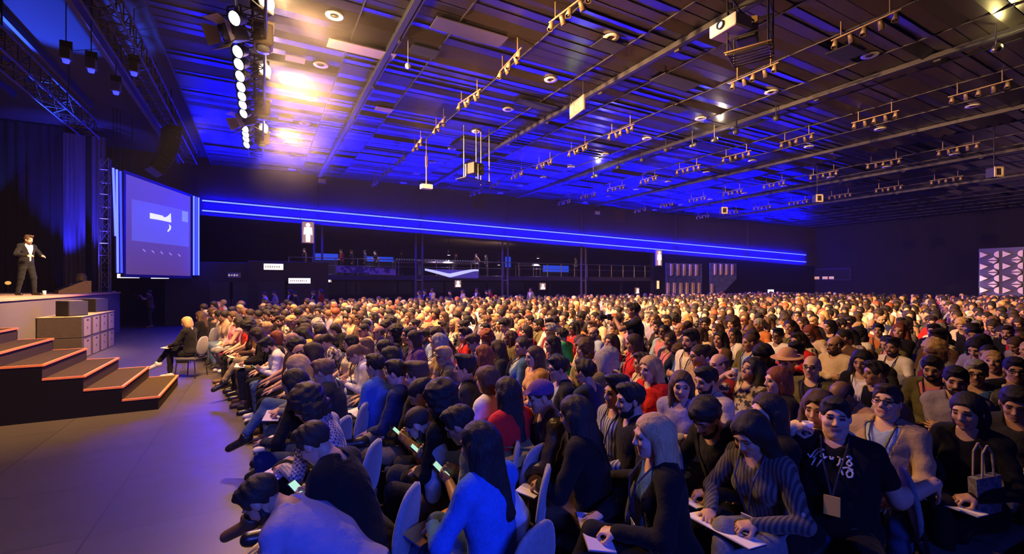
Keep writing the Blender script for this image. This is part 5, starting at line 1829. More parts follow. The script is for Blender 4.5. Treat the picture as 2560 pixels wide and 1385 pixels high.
def person(label, loc, rz, B, hair='short', hc='black', top='black', leg='black', shoe='black', skin=1, shirt='white', beard=False, glasses=False, lanyard=None, scale=1.0, group=None, name='person', hat=None):
    r = thing(name, label, 'person', loc, rz, group)
    r.scale = (scale,) * 3
    J = B['J']
    part_obj('body', B['body'], [SKIN[skin], EYEM, LIPM], r)
    nm = B['names']
    tm = TOP[top]
    if 'top' in B:
        part_obj(nm['top'], B['top'], tm, r)
    if 'shirt' in B:
        part_obj('shirt', B['shirt'], TOP[shirt], r)
    if 'leg' in B:
        part_obj(nm['leg'], B['leg'], LEG[leg], r)
    if 'shoe' in B:
        part_obj('shoe', B['shoe'], SHOEM[shoe], r)
    if 'shoe2' in B:
        part_obj('shoe', B['shoe2'], SHOEM[shoe], r)
    F = np.eye(4); F[:3, :3] = J['H']; F[:3, 3] = J['head']
    M = Matrix(F.tolist())
    for st_, nm_, m_ in ((hair if hair != 'bald' else None, 'hair', HAIR.get(hc)), ('beard' if beard else None, 'beard', HAIR.get(hc)), ('brows', 'eyebrows', HAIR.get(hc if hc != 'grey' else 'brown'))):
        if st_:
            if st_ in ('cap', 'hat'):
                part_obj('cropped', HAIRM['cropped'], m_, r).matrix_local = M
                r.children[-1].name = 'hair'
                q = part_obj(st_, HAIRM[st_], TOP[hat or 'navy'], r)
            else:
                q = part_obj(nm_, HAIRM[st_], m_, r)
            q.matrix_local = M
    if glasses:
        part_obj('glasses', GLASSMESH, GLASSM, r).matrix_local = M
    if lanyard:
        m, Fb = lanyard_mesh(B)
        key = 'ly%d' % id(B)
        if key not in BODY_CACHE:
            t_ = m.build('lanyard', LANYM); BODY_CACHE[key] = t_.data; bpy.data.objects.remove(t_)
            t_ = MB().box((0, 0, 0), (.006, .085, .115), .003).build('badge', BADGEM); BODY_CACHE['badge'] = t_.data; bpy.data.objects.remove(t_)
        l_ = part_obj('lanyard', BODY_CACHE[key], LANYM, r)
        b_ = part_obj('badge', BODY_CACHE['badge'], BADGEM if lanyard == 'gold' else BADGEW, l_)
        b_.matrix_local = Fb
    N_PEOPLE[0] += 1
    return r

# ---------------------------------------------------------------- chairs
CHF = mat('chair_frame_dark', (.05, .045, .04), .4, .6)
CHB = mat('chair_cover', (.19, .20, .24), .75, sheen=.3, noise=.35, nscale=38, bump=.2, bscale=120)
CHS = mat('chair_seat_cloth', (.07, .07, .09), .85)


def make_chair():
    t = thing('banquet_chair', 'x', 'chair')
    # backrest: a padded slab, rounded at the top and bowed
    n, mth = 10, 8
    prof = []
    for i in range(24):
        a = 2 * PI * i / 24
        prof.append((math.copysign(abs(math.cos(a)) ** .62, math.cos(a)) * .205, math.copysign(abs(math.sin(a)) ** .75, math.sin(a)) * .225))
    vs, fs = [], []
    for k, (sc_, xo) in enumerate(((.86, -.020), (1.0, -.010), (1.0, .010), (.86, .022))):
        for (y, z) in prof:
            w = y * (1 - .18 * max(0, z) / .225)
            vs.append((-.255 + xo - .10 * z + .25 * y * y, w * sc_ * .95, .70 + z * sc_ * .93))
    for k in range(3):
        for i in range(24):
            j = (i + 1) % 24
            fs.append([k * 24 + i, k * 24 + j, (k + 1) * 24 + j, (k + 1) * 24 + i])
    fs += [list(range(24))[::-1], [72 + i for i in range(24)]]
    MB().add(vs, fs, True).build('backrest', CHB, t)
    MB().box((0, 0, .425), (.44, .44, .07), .028).build('seat', CHS, t)
    for sx, sy in ((-1, -1), (-1, 1), (1, -1), (1, 1)):
        m = MB().tube((sx * .19, sy * .19, .40), (sx * .22, sy * .21, 0), .012, 6)
        if sx < 0:
            m.tube((-.19, sy * .19, .40), (-.245, sy * .16, .74), .012, 6)
        m.build('leg', CHF, t)
    return t


CH0 = make_chair()
CH_USED = [0]


def chair(loc, rz, label, group='padded banquet chairs in the audience'):
    o = CH0 if CH_USED[0] == 0 else copy_tree(CH0)
    CH_USED[0] += 1
    o.location = loc; o.rotation_euler = (0, 0, rz)
    o['label'] = label; o['group'] = group
    return o


# ---------------------------------------------------------------- things people hold
SCREENG = mat('phone_screen_glow', (.1, .3, .2), .4, emit=(.55, 1.0, .70), estr=.8)
INK = mat('ink_lines', (.05, .05, .06), .7)


def place(o, root, local):
    bpy.context.view_layer.update() if False else None
    M = Matrix.Translation(root.location) @ Matrix.Rotation(root.rotation_euler.z, 4, 'Z') @ Matrix.Scale(root.scale[0], 4) @ local
    o.matrix_world = M
    return o


def mid_hands(B, dz=0.02, dx=.10):
    J = B['J']
    return (J['wrL'] + J['wrR']) / 2 + np.array([dx, 0, dz])


def notebook(root, B, label, col='white_paper', cover=(.02, .02, .025), lined=False, size=(.15, .21), tilt=-.12):
    c = mid_hands(B, -.045, .08)
    t = thing('notebook', label, 'notebook', (0, 0, 0), 0, 'notebooks and papers in the audience')
    place(t, root, Matrix.Translation(c) @ Matrix.Rotation(tilt, 4, 'Y'))
    MB().box((0, 0, -.006), (size[0] + .006, size[1] * 2 + .008, .004), .001).build('cover', mat('cover_%d' % (hash(cover) % 9999) if False else 'cover_' + ''.join('%02d' % int(v * 99) for v in cover), cover, .5), t)
    pg = mat('page_' + col, {'white_paper': (.78, .75, .72), 'cream': (.75, .62, .42), 'lilac': (.50, .44, .62), 'yellow': (.72, .52, .14), 'orange': (.62, .28, .06)}[col], .75)
    for s in (-1, 1):
        MB().prism([(-size[0] / 2, 0, -.003), (-size[0] / 2, s * size[1] * .5, .006), (-size[0] / 2, s * size[1], .002), (-size[0] / 2, s * size[1], -.003)], (size[0], 0, 0)).build('page', pg, t)
    if lined:
        q = MB()
        for k in range(6):
            q.box((-size[0] * .4 + size[0] * .15 * k, size[1] * .5, .0075), (.006, size[1] * .75, .001))
        q.build('ink_line', INK, t)
    return t


def paper_sheet(root, local, label, m=None, size=(.21, .297), fold=.03):
    t = MB()
    w, h = size
    t.add([(-w / 2, -h / 2, 0), (0, -h / 2, fold), (w / 2, -h / 2, 0), (-w / 2, h / 2, 0), (0, h / 2, fold), (w / 2, h / 2, 0)], [[0, 1, 4, 3], [1, 2, 5, 4]])
    t.add([(-w / 2, -h / 2, -.002), (0, -h / 2, fold - .002), (w / 2, -h / 2, -.002), (-w / 2, h / 2, -.002), (0, h / 2, fold - .002), (w / 2, h / 2, -.002)], [[3, 4, 1, 0], [4, 5, 2, 1]])
    o = t.build('paper_sheet', m or PAPER)
    tag(o, label, 'paper', 'notebooks and papers in the audience')
    return place(o, root, local)


def phone(root, B, label):
    c = mid_hands(B, .035, .085)
    t = thing('phone', label, 'phone', (0, 0, 0), 0, 'phones held in the audience')
    place(t, root, Matrix.Translation(c) @ Matrix.Rotation(-.75, 4, 'Y'))
    MB().box((0, 0, 0), (.145, .072, .009), .003).build('case', BLACKP, t)
    MB().box((0, 0, .005), (.132, .064, .002)).build('screen', SCREENG, t)
    return t


# ---------------------------------------------------------------- people one can tell apart in the photograph
def img_dir(phi):
    """facing: 0 looks straight across the picture towards the stage, + turns towards the camera"""
    a = math.radians(phi)
    dx = -math.cos(a) * RGT[0] - math.sin(a) * FWD[0]; dy = -math.cos(a) * RGT[1] - math.sin(a) * FWD[1]
    return math.atan2(dy, dx)


TAKEN = []
HEROES = []
WHO = []


def seat(px, py, phi, who, label, body, look, prop=None, chair_=True, scale=1.0, h=None):
    hp_ = dict(body)
    lv = 0 if py > 985 else 1 if py > 895 else 2
    B = body_parts(h=h or (.0128, .0158, .0190)[lv], hh=(.0062, .0080, .0098)[lv], **hp_)
    zh = B['J']['head'][2] * scale
    P = on_z(px, py, zh)
    rz = img_dir(phi)
    hx, hy = B['J']['head'][:2] * scale
    c, s = math.cos(rz), math.sin(rz)
    loc = Vector((P.x - (c * hx - s * hy), P.y - (s * hx + c * hy), 0))
    TAKEN.append((loc.x, loc.y)); TAKEN.append(((loc.x + P.x) / 2, (loc.y + P.y) / 2))
    r = person(label, loc, rz, B, scale=scale, group='people seated in the audience', **look)
    if chair_:
        chair(loc, rz, 'padded grey chair of the ' + who)
    if prop:
        prop(r, B, who)
    HEROES.append((r, B)); r_who = who; WHO.append((loc.x, loc.y, who))
    return r


def nb(**kw):
    return lambda r, B, who: notebook(r, B, 'open notebook on the lap of the ' + who, **kw)


def ph(r, B, who):
    phone(r, B, 'lit phone in the hands of the ' + who)


def sheet(r, B, who, **kw):
    c = mid_hands(B, .02, .08)
    paper_sheet(r, Matrix.Translation(c) @ Matrix.Rotation(-.2, 4, 'Y'), 'white paper on the knees of the ' + who, **kw)


def book(r, B, who):
    c = mid_hands(B, -.02, .05)
    t = thing('book', 'cream closed book lying on the lap of the ' + who, 'book', group='books on laps')
    place(t, r, Matrix.Translation(c))
    MB().box((0, 0, 0), (.15, .22, .03), .003).build('cover', mat('book_cover_cream', (.72, .55, .36), .6), t)
    MB().box((.004, 0, 0), (.148, .214, .024)).build('pages', PAPER, t)


L = dict
seat(655, 1248, -6, 'man bent over in the blue-grey suit', 'bearded man in blue-grey suit bent far forward over his notes', L(lean=44, hp=16, hands=('write', 'rest'), style='jacket', legs='apart', hy=8), L(hair='short', hc='black', beard=True, top='lilac', leg='charcoal', skin=2), nb(col='yellow', lined=True, size=(.17, .23)), chair_=False)
seat(786, 1108, -8, 'man with glasses on his phone', 'man with glasses in black blazer bent over a lit phone', L(lean=22, hp=22, hands=('phone', 'phone'), style='jacket', legs='figure4'), L(hair='short', hc='dark brown', glasses=True, top='black', leg='charcoal', skin=1, shirt='blue'), ph)
seat(766, 1012, -4, 'curly woman in plaid', 'curly brown haired woman in plaid shirt writing in a notebook', L(lean=16, hp=18, hands=('write', 'rest'), style='shirt', legs='crossed', sex='f'), L(hair='curly', hc='dark brown', top='plaid', leg='black', shoe='brown', skin=1), nb(col='lilac', cover=(.05, .03, .02)))
seat(735, 958, -6, 'long haired man with the cream book', 'long haired person in black with a cream book on the lap', L(lean=12, hp=12, hands=('rest', 'thigh'), style='shirt', legs='normal', sex='f'), L(hair='long', hc='black', top='black', leg='navy', skin=2), book)
seat(808, 930, 0, 'brown haired man by the cream book', 'light brown haired man in charcoal jumper behind the long haired person', L(lean=8, hp=8, hands=('lap', 'lap'), style='knit', legs='crossed'), L(hair='short', hc='light brown', top='charcoal', leg='olive', skin=1), sheet)
seat(938, 915, -22, 'man in the royal blue polo', 'black haired man in royal blue polo with his broad back turned', L(lean=8, hp=0, hands=('lap', 'lap'), style='tee', sleeve='short', legs='apart', girth=1.12), L(hair='short', hc='black', top='blue', leg='charcoal', skin=1), sheet)
seat(990, 932, -8, 'dark haired man in navy', 'dark haired man in navy shirt next to the royal blue polo', L(lean=6, hp=2, hands=('thigh', 'lap'), style='shirt', legs='normal'), L(hair='short', hc='black', top='navy', leg='black', skin=0))
seat(1042, 942, -4, 'man in the black lined jacket', 'man with brown quiff in black jacket leaning back, knee raised', L(lean=-4, hp=6, hands=('lap', 'thigh'), style='jacket', legs='figure4'), L(hair='quiff', hc='brown', top='charcoal', leg='khaki', skin=0, shirt='black'))
seat(1098, 1000, -18, 'woman with the dark curls', 'woman in black with a big head of dark curls', L(lean=6, hp=5, hands=('lap', 'lap'), style='knit', legs='normal', sex='f'), L(hair='curly', hc='black', top='black', leg='black', skin=1))
seat(1046, 1060, 0, 'balding bent man in blue', 'bearded man with cropped hair in blue shirt bent over his phone', L(lean=34, hp=16, hands=('phone', 'phone'), style='shirt', legs='apart'), L(hair='cropped', hc='dark brown', beard=True, top='pale blue', leg='brown', skin=1), ph)
seat(1150, 1062, -10, 'dark haired man with the green lit phone', 'dark haired man in pale blue shirt reading his phone', L(lean=20, hp=16, hands=('phone', 'phone'), style='shirt', legs='apart', sleeve='short'), L(hair='short', hc='black', top='pale blue', leg='grey', skin=2), ph)
seat(1196, 1112, -38, 'woman in the blue denim jacket', 'woman with long black hair in bright blue denim jacket, back turned', L(lean=6, hp=6, hands=('write', 'rest'), style='knit', legs='crossed', sex='f', hy=10), L(hair='long', hc='black', top='denim', leg='denim', skin=1), nb(col='orange', cover=(.02, .03, .30), size=(.16, .22)))
seat(1217, 950, -32, 'brown bobbed woman in white', 'woman with straight brown bob in white jumper, back turned', L(lean=6, hp=2, hands=('rest', 'lap'), style='knit', legs='normal', sex='f'), L(hair='bob', hc='brown', top='white', leg='navy', skin=0), sheet)
seat(1162, 922, 4, 'man in the dark jacket with white lapel', 'man with black quiff in dark jacket with a pale scarf edge', L(lean=3, hp=-4, hands=('lap', 'lap'), style='jacket', legs='normal'), L(hair='quiff', hc='black', top='charcoal', leg='black', skin=1, shirt='cream'))
seat(1266, 982, -45, 'long haired woman in red', 'woman with long straight black hair in a red top', L(lean=5, hp=4, hands=('rest', 'lap'), style='knit', legs='normal', sex='f'), L(hair='long', hc='black', top='red', leg='black', skin=1))
seat(1352, 992, 14, 'man in the cap and leather jacket', 'man in a purple cap and shiny leather jacket holding an olive bag', L(lean=6, hp=10, hands=('rest', 'lap'), style='jacket', legs='normal'), L(hair='cap', hc='dark brown', hat='purple', top='leather', leg='navy', skin=1, shirt='charcoal'))
seat(1436, 1036, -30, 'woman in black writing', 'woman with long black hair in black, writing, beside the purple cap', L(lean=10, hp=8, hands=('write', 'rest'), style='knit', legs='crossed', sex='f'), L(hair='long', hc='black', top='black', leg='brown', skin=1), nb(col='white_paper'))
seat(1541, 982, 24, 'man in the striped shirt', 'man with black quiff in grey striped shirt with a gold badge', L(lean=0, hp=0, hands=('lap', 'lap'), style='shirt', legs='apart'), L(hair='quiff', hc='black', top='striped', leg='navy', skin=1, lanyard='gold'))
seat(1630, 1090, 2, 'blonde woman in the black jacket', 'woman with long blonde hair in black jacket writing on her lap', L(lean=7, hp=0, hands=('write', 'rest'), style='jacket', legs='crossed', sex='f'), L(hair='long', hc='blonde', top='black', leg='black', skin=0, shirt='blue', lanyard='white'), nb(col='lilac', cover=(.16, .12, .09), size=(.15, .2)), chair_=False)
seat(1704, 965, 48, 'woman looking round in lilac', 'woman with long brown hair in lilac jumper looking towards the camera', L(lean=4, hp=0, hands=('lap', 'crossed'), style='knit', legs='normal', sex='f', hy=22), L(hair='long', hc='brown', top='lilac', leg='navy', skin=0))
seat(1766, 952, 18, 'bearded man in cream', 'bearded man with black hair in cream hooded top', L(lean=6, hp=6, hands=('lap', 'lap'), style='knit', legs='normal'), L(hair='short', hc='black', beard=True, top='cream', leg='grey', skin=1))
seat(1768, 1045, 26, 'bearded man in black writing', 'dark bearded man in black jacket looking down to write', L(lean=14, hp=22, hands=('write', 'rest'), style='jacket', legs='normal'), L(hair='curlytop', hc='black', beard=True, top='black', leg='black', skin=1, shirt='charcoal'), nb(col='white_paper', size=(.12, .17)))
seat(1874, 1086, 30, 'wavy haired woman in the striped jacket', 'woman with dark wavy hair in dark striped jacket writing on a white pad', L(lean=13, hp=16, hands=('write', 'rest'), style='shirt', legs='crossed', sex='f'), L(hair='wavy', hc='black', top='dark striped', leg='grey', skin=1, lanyard='white'), nb(col='white_paper'), chair_=False)
seat(1918, 1030, 6, 'long haired woman in profile', 'woman with long dark hair in profile, black top, holding a bottle', L(lean=3, hp=0, hands=('lap', 'drink'), style='knit', legs='normal', sex='f'), L(hair='long', hc='dark brown', top='black', leg='black', skin=0))
seat(2046, 1022, 38, 'smiling woman with the paper cup', 'woman with wavy brown hair in cream top raising a paper cup', L(lean=4, hp=2, hands=('lap', 'drink'), style='knit', legs='normal', sex='f'), L(hair='wavy', hc='brown', top='cream', leg='navy', skin=0))
BIGMAN = seat(2088, 1042, 52, 'big man in the black T-shirt', 'big man in black T-shirt with white lettering and a gold badge', L(lean=-7, hp=4, hands=('armback', 'side'), style='tee', sleeve='short', legs='apart', girth=1.50, hy=6), L(hair='short', hc='black', top='black', leg='black', skin=0, lanyard='gold'))
seat(2217, 1006, 34, 'laughing man in the beige blazer', 'laughing man with glasses in beige blazer and pale blue shirt', L(lean=-2, hp=-10, hands=('thigh', 'lap'), style='jacket', legs='apart', girth=1.14), L(hair='short', hc='dark brown', glasses=True, top='beige', leg='denim', skin=0, shirt='pale blue', lanyard='gold'))
seat(2390, 952, 48, 'man with folded arms in lilac', 'black haired man in lilac shirt with folded arms', L(lean=0, hp=8, hands=('crossed', 'crossed'), style='shirt', sleeve='short', legs='normal', girth=1.08), L(hair='short', hc='black', beard=True, top='lilac', leg='navy', skin=1))
seat(2418, 1028, 26, 'dark haired woman in black V-neck', 'dark haired woman in black V-neck writing at the end of the row', L(lean=4, hp=6, hands=('write', 'rest'), style='shirt', legs='crossed', sex='f'), L(hair='bob', hc='black', top='black', leg='black', skin=1), nb(col='white_paper'))
seat(2540, 1010, 40, 'person at the picture edge', 'dark haired person in charcoal reading a paper at the row end', L(lean=6, hp=14, hands=('paper', 'paper'), style='knit', legs='normal'), L(hair='short', hc='black', top='charcoal', leg='black', skin=2), sheet)
seat(2030, 918, 40, 'bald man with glasses', 'bald man with glasses in an olive brown jacket', L(lean=0, hp=-2, hands=('lap', 'lap'), style='jacket', legs='normal', girth=1.1), L(hair='bald', hc='grey', glasses=True, top='olive', leg='black', skin=0, shirt='charcoal', lanyard='white'))
seat(1944, 952, -6, 'auburn haired woman', 'woman with a bright auburn bob in a black top', L(lean=4, hp=0, hands=('lap', 'lap'), style='knit', legs='normal', sex='f'), L(hair='bob', hc='auburn', top='black', leg='black', skin=0))
seat(1880, 926, 14, 'man drinking in the floral shirt', 'dark wavy haired person in floral shirt drinking from a raised can', L(lean=-4, hp=-14, hands=('lap', 'drink'), style='shirt', sleeve='short', legs='normal'), L(hair='wavy', hc='black', top='floral', leg='black', skin=1))
seat(1726, 852, 24, 'man in the white shirt with lanyard', 'bearded man sitting tall in white shirt with lanyard, arms folded', L(lean=0, hp=0, hands=('crossed', 'crossed'), style='shirt', sleeve='short', legs='normal'), L(hair='short', hc='black', beard=True, top='white', leg='black', skin=1, lanyard='white'), scale=1.1)
seat(1404, 838, -40, 'person in bright green', 'dark haired person in bright green top turning away', L(lean=4, hp=0, hands=('lap', 'lap'), style='knit', legs='normal'), L(hair='short', hc='black', top='green', leg='black', skin=1))
seat(1335, 892, 22, 'woman in the peach jacket', 'woman with long brown hair in peach jacket', L(lean=3, hp=0, hands=('lap', 'lap'), style='knit', legs='crossed', sex='f'), L(hair='long', hc='brown', top='peach', leg='khaki', skin=0))
seat(1396, 922, 12, 'man with glasses in dark blazer', 'man with glasses and black hair in dark blazer, blue cup behind', L(lean=4, hp=3, hands=('lap', 'lap'), style='jacket', legs='normal'), L(hair='short', hc='black', glasses=True, top='charcoal', leg='black', skin=1, shirt='pale blue'))
seat(1462, 930, -38, 'man seen from behind in navy', 'short haired man in navy seen from behind, near the striped shirt', L(lean=3, hp=0, hands=('lap', 'lap'), style='shirt', legs='normal'), L(hair='short', hc='black', top='navy', leg='black', skin=1))
seat(1506, 902, -50, 'grey haired woman', 'woman with a short grey bob in olive jacket, back turned', L(lean=3, hp=0, hands=('lap', 'lap'), style='jacket', legs='normal', sex='f'), L(hair='bob', hc='grey', top='olive', leg='black', skin=0, shirt='white'))
seat(1624, 922, 28, 'blonde woman in the red jumper', 'wavy blonde woman in a red jumper', L(lean=4, hp=2, hands=('lap', 'lap'), style='knit', legs='normal', sex='f'), L(hair='wavy', hc='blonde', top='red', leg='black', skin=0))
seat(1206, 888, -14, 'tall woman with copper hair', 'woman with long copper auburn hair in a brown top', L(lean=2, hp=0, hands=('lap', 'lap'), style='knit', legs='normal', sex='f'), L(hair='long', hc='auburn', top='brown', leg='black', skin=0))
seat(596, 806, 4, 'woman in the pink top and red trousers', 'woman with long dark hair in pink top and red trousers', L(lean=8, hp=8, hands=('rest', 'write'), style='tee', sleeve='none', legs='tucked', sex='f'), L(hair='long', hc='black', top='pink', leg='red', skin=1), nb(col='white_paper'))
seat(466, 806, 2, 'blonde woman in the front row', 'light blonde woman in black, legs crossed, at the far front row end', L(lean=6, hp=4, hands=('rest', 'write'), style='jacket', legs='crossed', sex='f'), L(hair='bob', hc='blonde', top='black', leg='black', shoe='white', skin=0, shirt='black'), nb(col='white_paper'))
seat(500, 790, 4, 'brown haired woman beside the blonde', 'woman with wavy brown hair in black beside the blonde woman', L(lean=5, hp=4, hands=('lap', 'lap'), style='knit', legs='crossed', sex='f'), L(hair='wavy', hc='brown', top='black', leg='black', skin=0))
seat(530, 782, 6, 'curly person of the front row', 'person with brown curls in charcoal, second beyond the blonde woman', L(lean=5, hp=4, hands=('lap', 'lap'), style='knit', legs='normal'), L(hair='curly', hc='brown', top='charcoal', leg='navy', skin=1))
seat(916, 812, -4, 'grey haired person in red', 'older person with grey hair in a dark red jumper', L(lean=4, hp=0, hands=('lap', 'lap'), style='knit', legs='normal'), L(hair='bob', hc='grey', top='dark red', leg='black', skin=0))
seat(798, 828, -16, 'long haired woman in brown', 'woman with very long dark hair in a dark brown top', L(lean=4, hp=4, hands=('rest', 'lap'), style='knit', legs='normal', sex='f'), L(hair='long', hc='black', top='brown', leg='grey', skin=1), sheet)
seat(1796, 912, 16, 'balding man in profile', 'balding man in profile in a dark red jumper', L(lean=3, hp=0, hands=('lap', 'lap'), style='knit', legs='normal'), L(hair='balding', hc='brown', top='dark red', leg='black', skin=0))
seat(2330, 922, 42, 'man in khaki blazer and pink shirt', 'bearded man in olive blazer over a pink shirt', L(lean=2, hp=10, hands=('lap', 'lap'), style='jacket', legs='figure4'), L(hair='short', hc='black', beard=True, top='olive', leg='charcoal', skin=1, shirt='pink', lanyard='white'))
seat(2440, 932, 44, 'grey haired man with glasses', 'grey haired man with glasses in a grey jacket and blue collar', L(lean=3, hp=4, hands=('lap', 'lap'), style='jacket', legs='normal', girth=1.1), L(hair='short', hc='grey', glasses=True, top='grey', leg='navy', skin=0, shirt='blue'))
seat(2482, 905, 40, 'blonde woman looking up', 'woman with long straight blonde hair in brown jacket, chin lifted', L(lean=0, hp=-10, hands=('lap', 'lap'), style='jacket', legs='normal', sex='f'), L(hair='long', hc='blonde', top='brown', leg='black', skin=0, shirt='white'))
seat(2538, 925, 50, 'man with glasses and white collar', 'dark haired man with glasses and white collar in black jumper', L(lean=3, hp=4, hands=('lap', 'lap'), style='jacket', legs='normal'), L(hair='short', hc='black', glasses=True, top='black', leg='black', skin=1, shirt='white'))
seat(1968, 906, 30, 'person in the peach brimmed hat', 'person in a peach brimmed hat and black jacket', L(lean=3, hp=4, hands=('lap', 'lap'), style='jacket', legs='normal'), L(hair='hat', hc='black', hat='peach', top='black', leg='black', skin=1))
seat(2196, 826, 40, 'man in the orange polo', 'man with short dark hair in an orange polo', L(lean=1, hp=0, hands=('lap', 'lap'), style='tee', sleeve='short', legs='apart', girth=1.15), L(hair='short', hc='black', top='orange', leg='black', skin=1, lanyard='white'))
seat(2126, 806, 16, 'leaning man in the olive jacket', 'man leaning over in an olive jacket', L(lean=16, hp=6, hands=('lap', 'lap'), style='jacket', legs='normal'), L(hair='short', hc='black', top='olive', leg='black', skin=1), scale=1.05)
seat(1990, 880, 34, 'person in red raising an arm', 'dark haired person in bright red raising a hand to the mouth', L(lean=2, hp=4, hands=('lap', 'drink'), style='knit', legs='normal'), L(hair='short', hc='black', top='red', leg='black', skin=1))
seat(1575, 1000, 10, 'bearded man by the striped shirt', 'bearded man with short hair in black behind the striped shirt', L(lean=3, hp=2, hands=('lap', 'lap'), style='knit', legs='normal'), L(hair='short', hc='black', beard=True, top='black', leg='black', skin=1))
seat(2155, 905, 36, 'dark woman with the white badge', 'dark haired woman in black with a white badge, behind the big man', L(lean=3, hp=6, hands=('lap', 'write'), style='jacket', legs='normal', sex='f'), L(hair='wavy', hc='black', top='black', leg='black', skin=1, lanyard='white'))


# lettering on the T-shirt of the big man: white brush strokes across the chest
def shirt_lettering(r, B):
    J = B['J']; T2 = J['T2']; c = J['chest']; g = 1.5
    vs = np.array([v.co[:] for v in B['top'].vertices])
    loc = (vs - c) @ T2
    m = MB()

    def on(y, z):
        k = np.argmax(np.where((np.abs(loc[:, 1] - y) < .02) & (np.abs(loc[:, 2] - z) < .02), loc[:, 0], -9))
        return c + T2 @ np.array([loc[k, 0] + .004, y, z])
    strokes = [[(-.17, .02), (-.15, .00), (-.12, .05), (-.09, .075), (-.06, .07)], [(-.13, .00), (-.10, .05), (-.07, .065)], [(-.14, -.05), (-.11, .01)], [(-.105, -.055), (-.075, .0)], [(-.085, .02), (-.065, .045), (-.06, .01), (-.04, .03)],
               [(-.02, .035), (-.015, .015), (.0, .02), (.0, .035)], [(.03, .04), (.045, .035), (.04, .0), (.025, -.02)], [(.06, .035), (.065, .02)], [(.085, .045), (.10, .06), (.115, .045), (.10, .03), (.12, .01), (.105, -.01), (.085, .005), (.10, .03)],
               [(.06, -.03), (.09, -.02), (.125, -.03)], [(.085, -.06), (.10, -.035), (.125, -.045), (.12, -.075), (.095, -.085), (.085, -.06)], [(.05, -.04), (.065, -.075)]]
    for s_ in strokes:
        P_ = []
        for (a, b), (c_, d_) in zip(s_, s_[1:]):
            for t in (0, .33, .66):
                P_.append(on((a + (c_ - a) * t) * .8, (b + (d_ - b) * t) * .85 + .055))
        P_.append(on(s_[-1][0] * .8, s_[-1][1] * .85 + .055))
        m.path(P_, .0055, 5)
    m.build('shirt_lettering', mat('shirt_print_white', (.75, .72, .70), .7), r)


shirt_lettering(HEROES[[h[0] for h in HEROES].index(BIGMAN)][0], [h[1] for h in HEROES if h[0] is BIGMAN][0])


def hero(who):
    for r, B in HEROES:
        if who in r['label']:
            return r, B


def hand_point(who, n, d):
    r, B = hero(who)
    return r, B['J']['wr' + n] + B['J']['hf' + n] @ np.array(d)


# cups, bottles, bags and papers held by particular people
def cup(who, label, n='R', col=(.75, .72, .72), r0=.034, h=.10):
    r, p = hand_point(who, n, (.075, 0, -.035))
    t = thing('paper_cup', label, 'cup')
    place(t, r, Matrix.Translation(p))
    MB().lathe([(r0 * .75, -h / 2), (r0, h / 2), (r0 * .92, h / 2), (r0 * .7, -h / 2 + .006)], 14).build('cup_wall', mat('cup_paint_%d' % int(col[0] * 100), col, .45), t)


cup('raising a paper cup', 'white paper cup raised by the wavy haired woman in cream')
cup('drinking from a raised can', 'silver can raised to the mouth by the person in floral shirt', col=(.42, .40, .42), r0=.030, h=.12)
cup('holding a bottle', 'small pinkish bottle in the hand of the woman in profile', col=(.60, .32, .34), r0=.025, h=.14)
r_, B_ = hero('white lettering')
pw = B_['J']['wrR'] + B_['J']['hfR'] @ np.array([.10, 0, -.03])
paper_sheet(r_, Matrix.Translation(pw + np.array([.03, 0, -.06])) @ Matrix.Rotation(.9, 4, 'Y') @ Matrix.Rotation(.5, 4, 'Z'), 'white folded paper dangling from the hand of the big man', size=(.20, .24), fold=.02)
r_, p_ = hand_point('olive bag', 'L', (.05, -.05, .03))
t = thing('olive_bag', 'olive cloth bag on the lap of the man in the purple cap', 'bag')
place(t, r_, Matrix.Translation(p_ + np.array([-.05, -.05, .04])) @ Matrix.Rotation(.3, 4, 'Y'))
MB().prism([(-.16, -.15, 0), (.15, -.17, 0), (.16, .16, 0), (-.14, .17, 0)], (0, 0, .07)).build('bag_body', cloth('bag_olive', (.24, .20, .08)), t)
MB().prism([(-.17, -.155, .07), (.13, -.16, .075), (.02, .02, .10), (-.15, .175, .07)], (0, 0, .012)).build('flap', cloth('bag_olive_flap', (.28, .23, .09)), t)
# bag standing by the front row, tote bag hanging on a chair, bottles on the floor
p = on_z(600, 953, 0)
t = thing('backpack', 'blue-green backpack standing on the floor by the front row', 'bag', p, .4)
MB().box((0, 0, .19), (.24, .34, .38), .06).build('bag_body', cloth('bag_teal', (.02, .10, .16)), t)
MB().box((-.13, 0, .13), (.06, .26, .20), .025).build('front_pocket', cloth('bag_teal_dark', (.015, .07, .12)), t)
MB().path([(-.06, -.08, .37), (-.06, -.06, .44), (-.06, .06, .44), (-.06, .08, .37)], .012).build('carry_handle', BLACKP, t)
MB().box((0, 0, .385), (.20, .28, .02), .008).build('top_flap', cloth('bag_teal_light', (.10, .30, .32)), t)
p = at_depth(2462, 1232, 2.9)
t = thing('tote_bag', 'pale cloth tote bag hanging from a chair by two long handles', 'bag', p, -.35)
t.scale = (.62,) * 3
MB().prism([(-.16, -.04, .16), (.15, -.04, .19), (.17, -.03, -.19), (-.12, -.03, -.22)], (0, .08, 0)).build('bag_body', pattern_mat('tote_print', (.14, .13, .18), (.07, .065, .10), 'noise', 20), t)
for y in (-.04, .04):
    MB().path([(-.09, y, .17), (-.085, y, .42), (-.03, y, .50), (.03, y, .42), (.06, y, .18)], .011).build('handle', cloth('tote_handle', (.30, .24, .18)), t)
chair((p.x - .28, p.y + .02, 0), img_dir(150), 'empty padded chair with the pale tote bag hung on it')
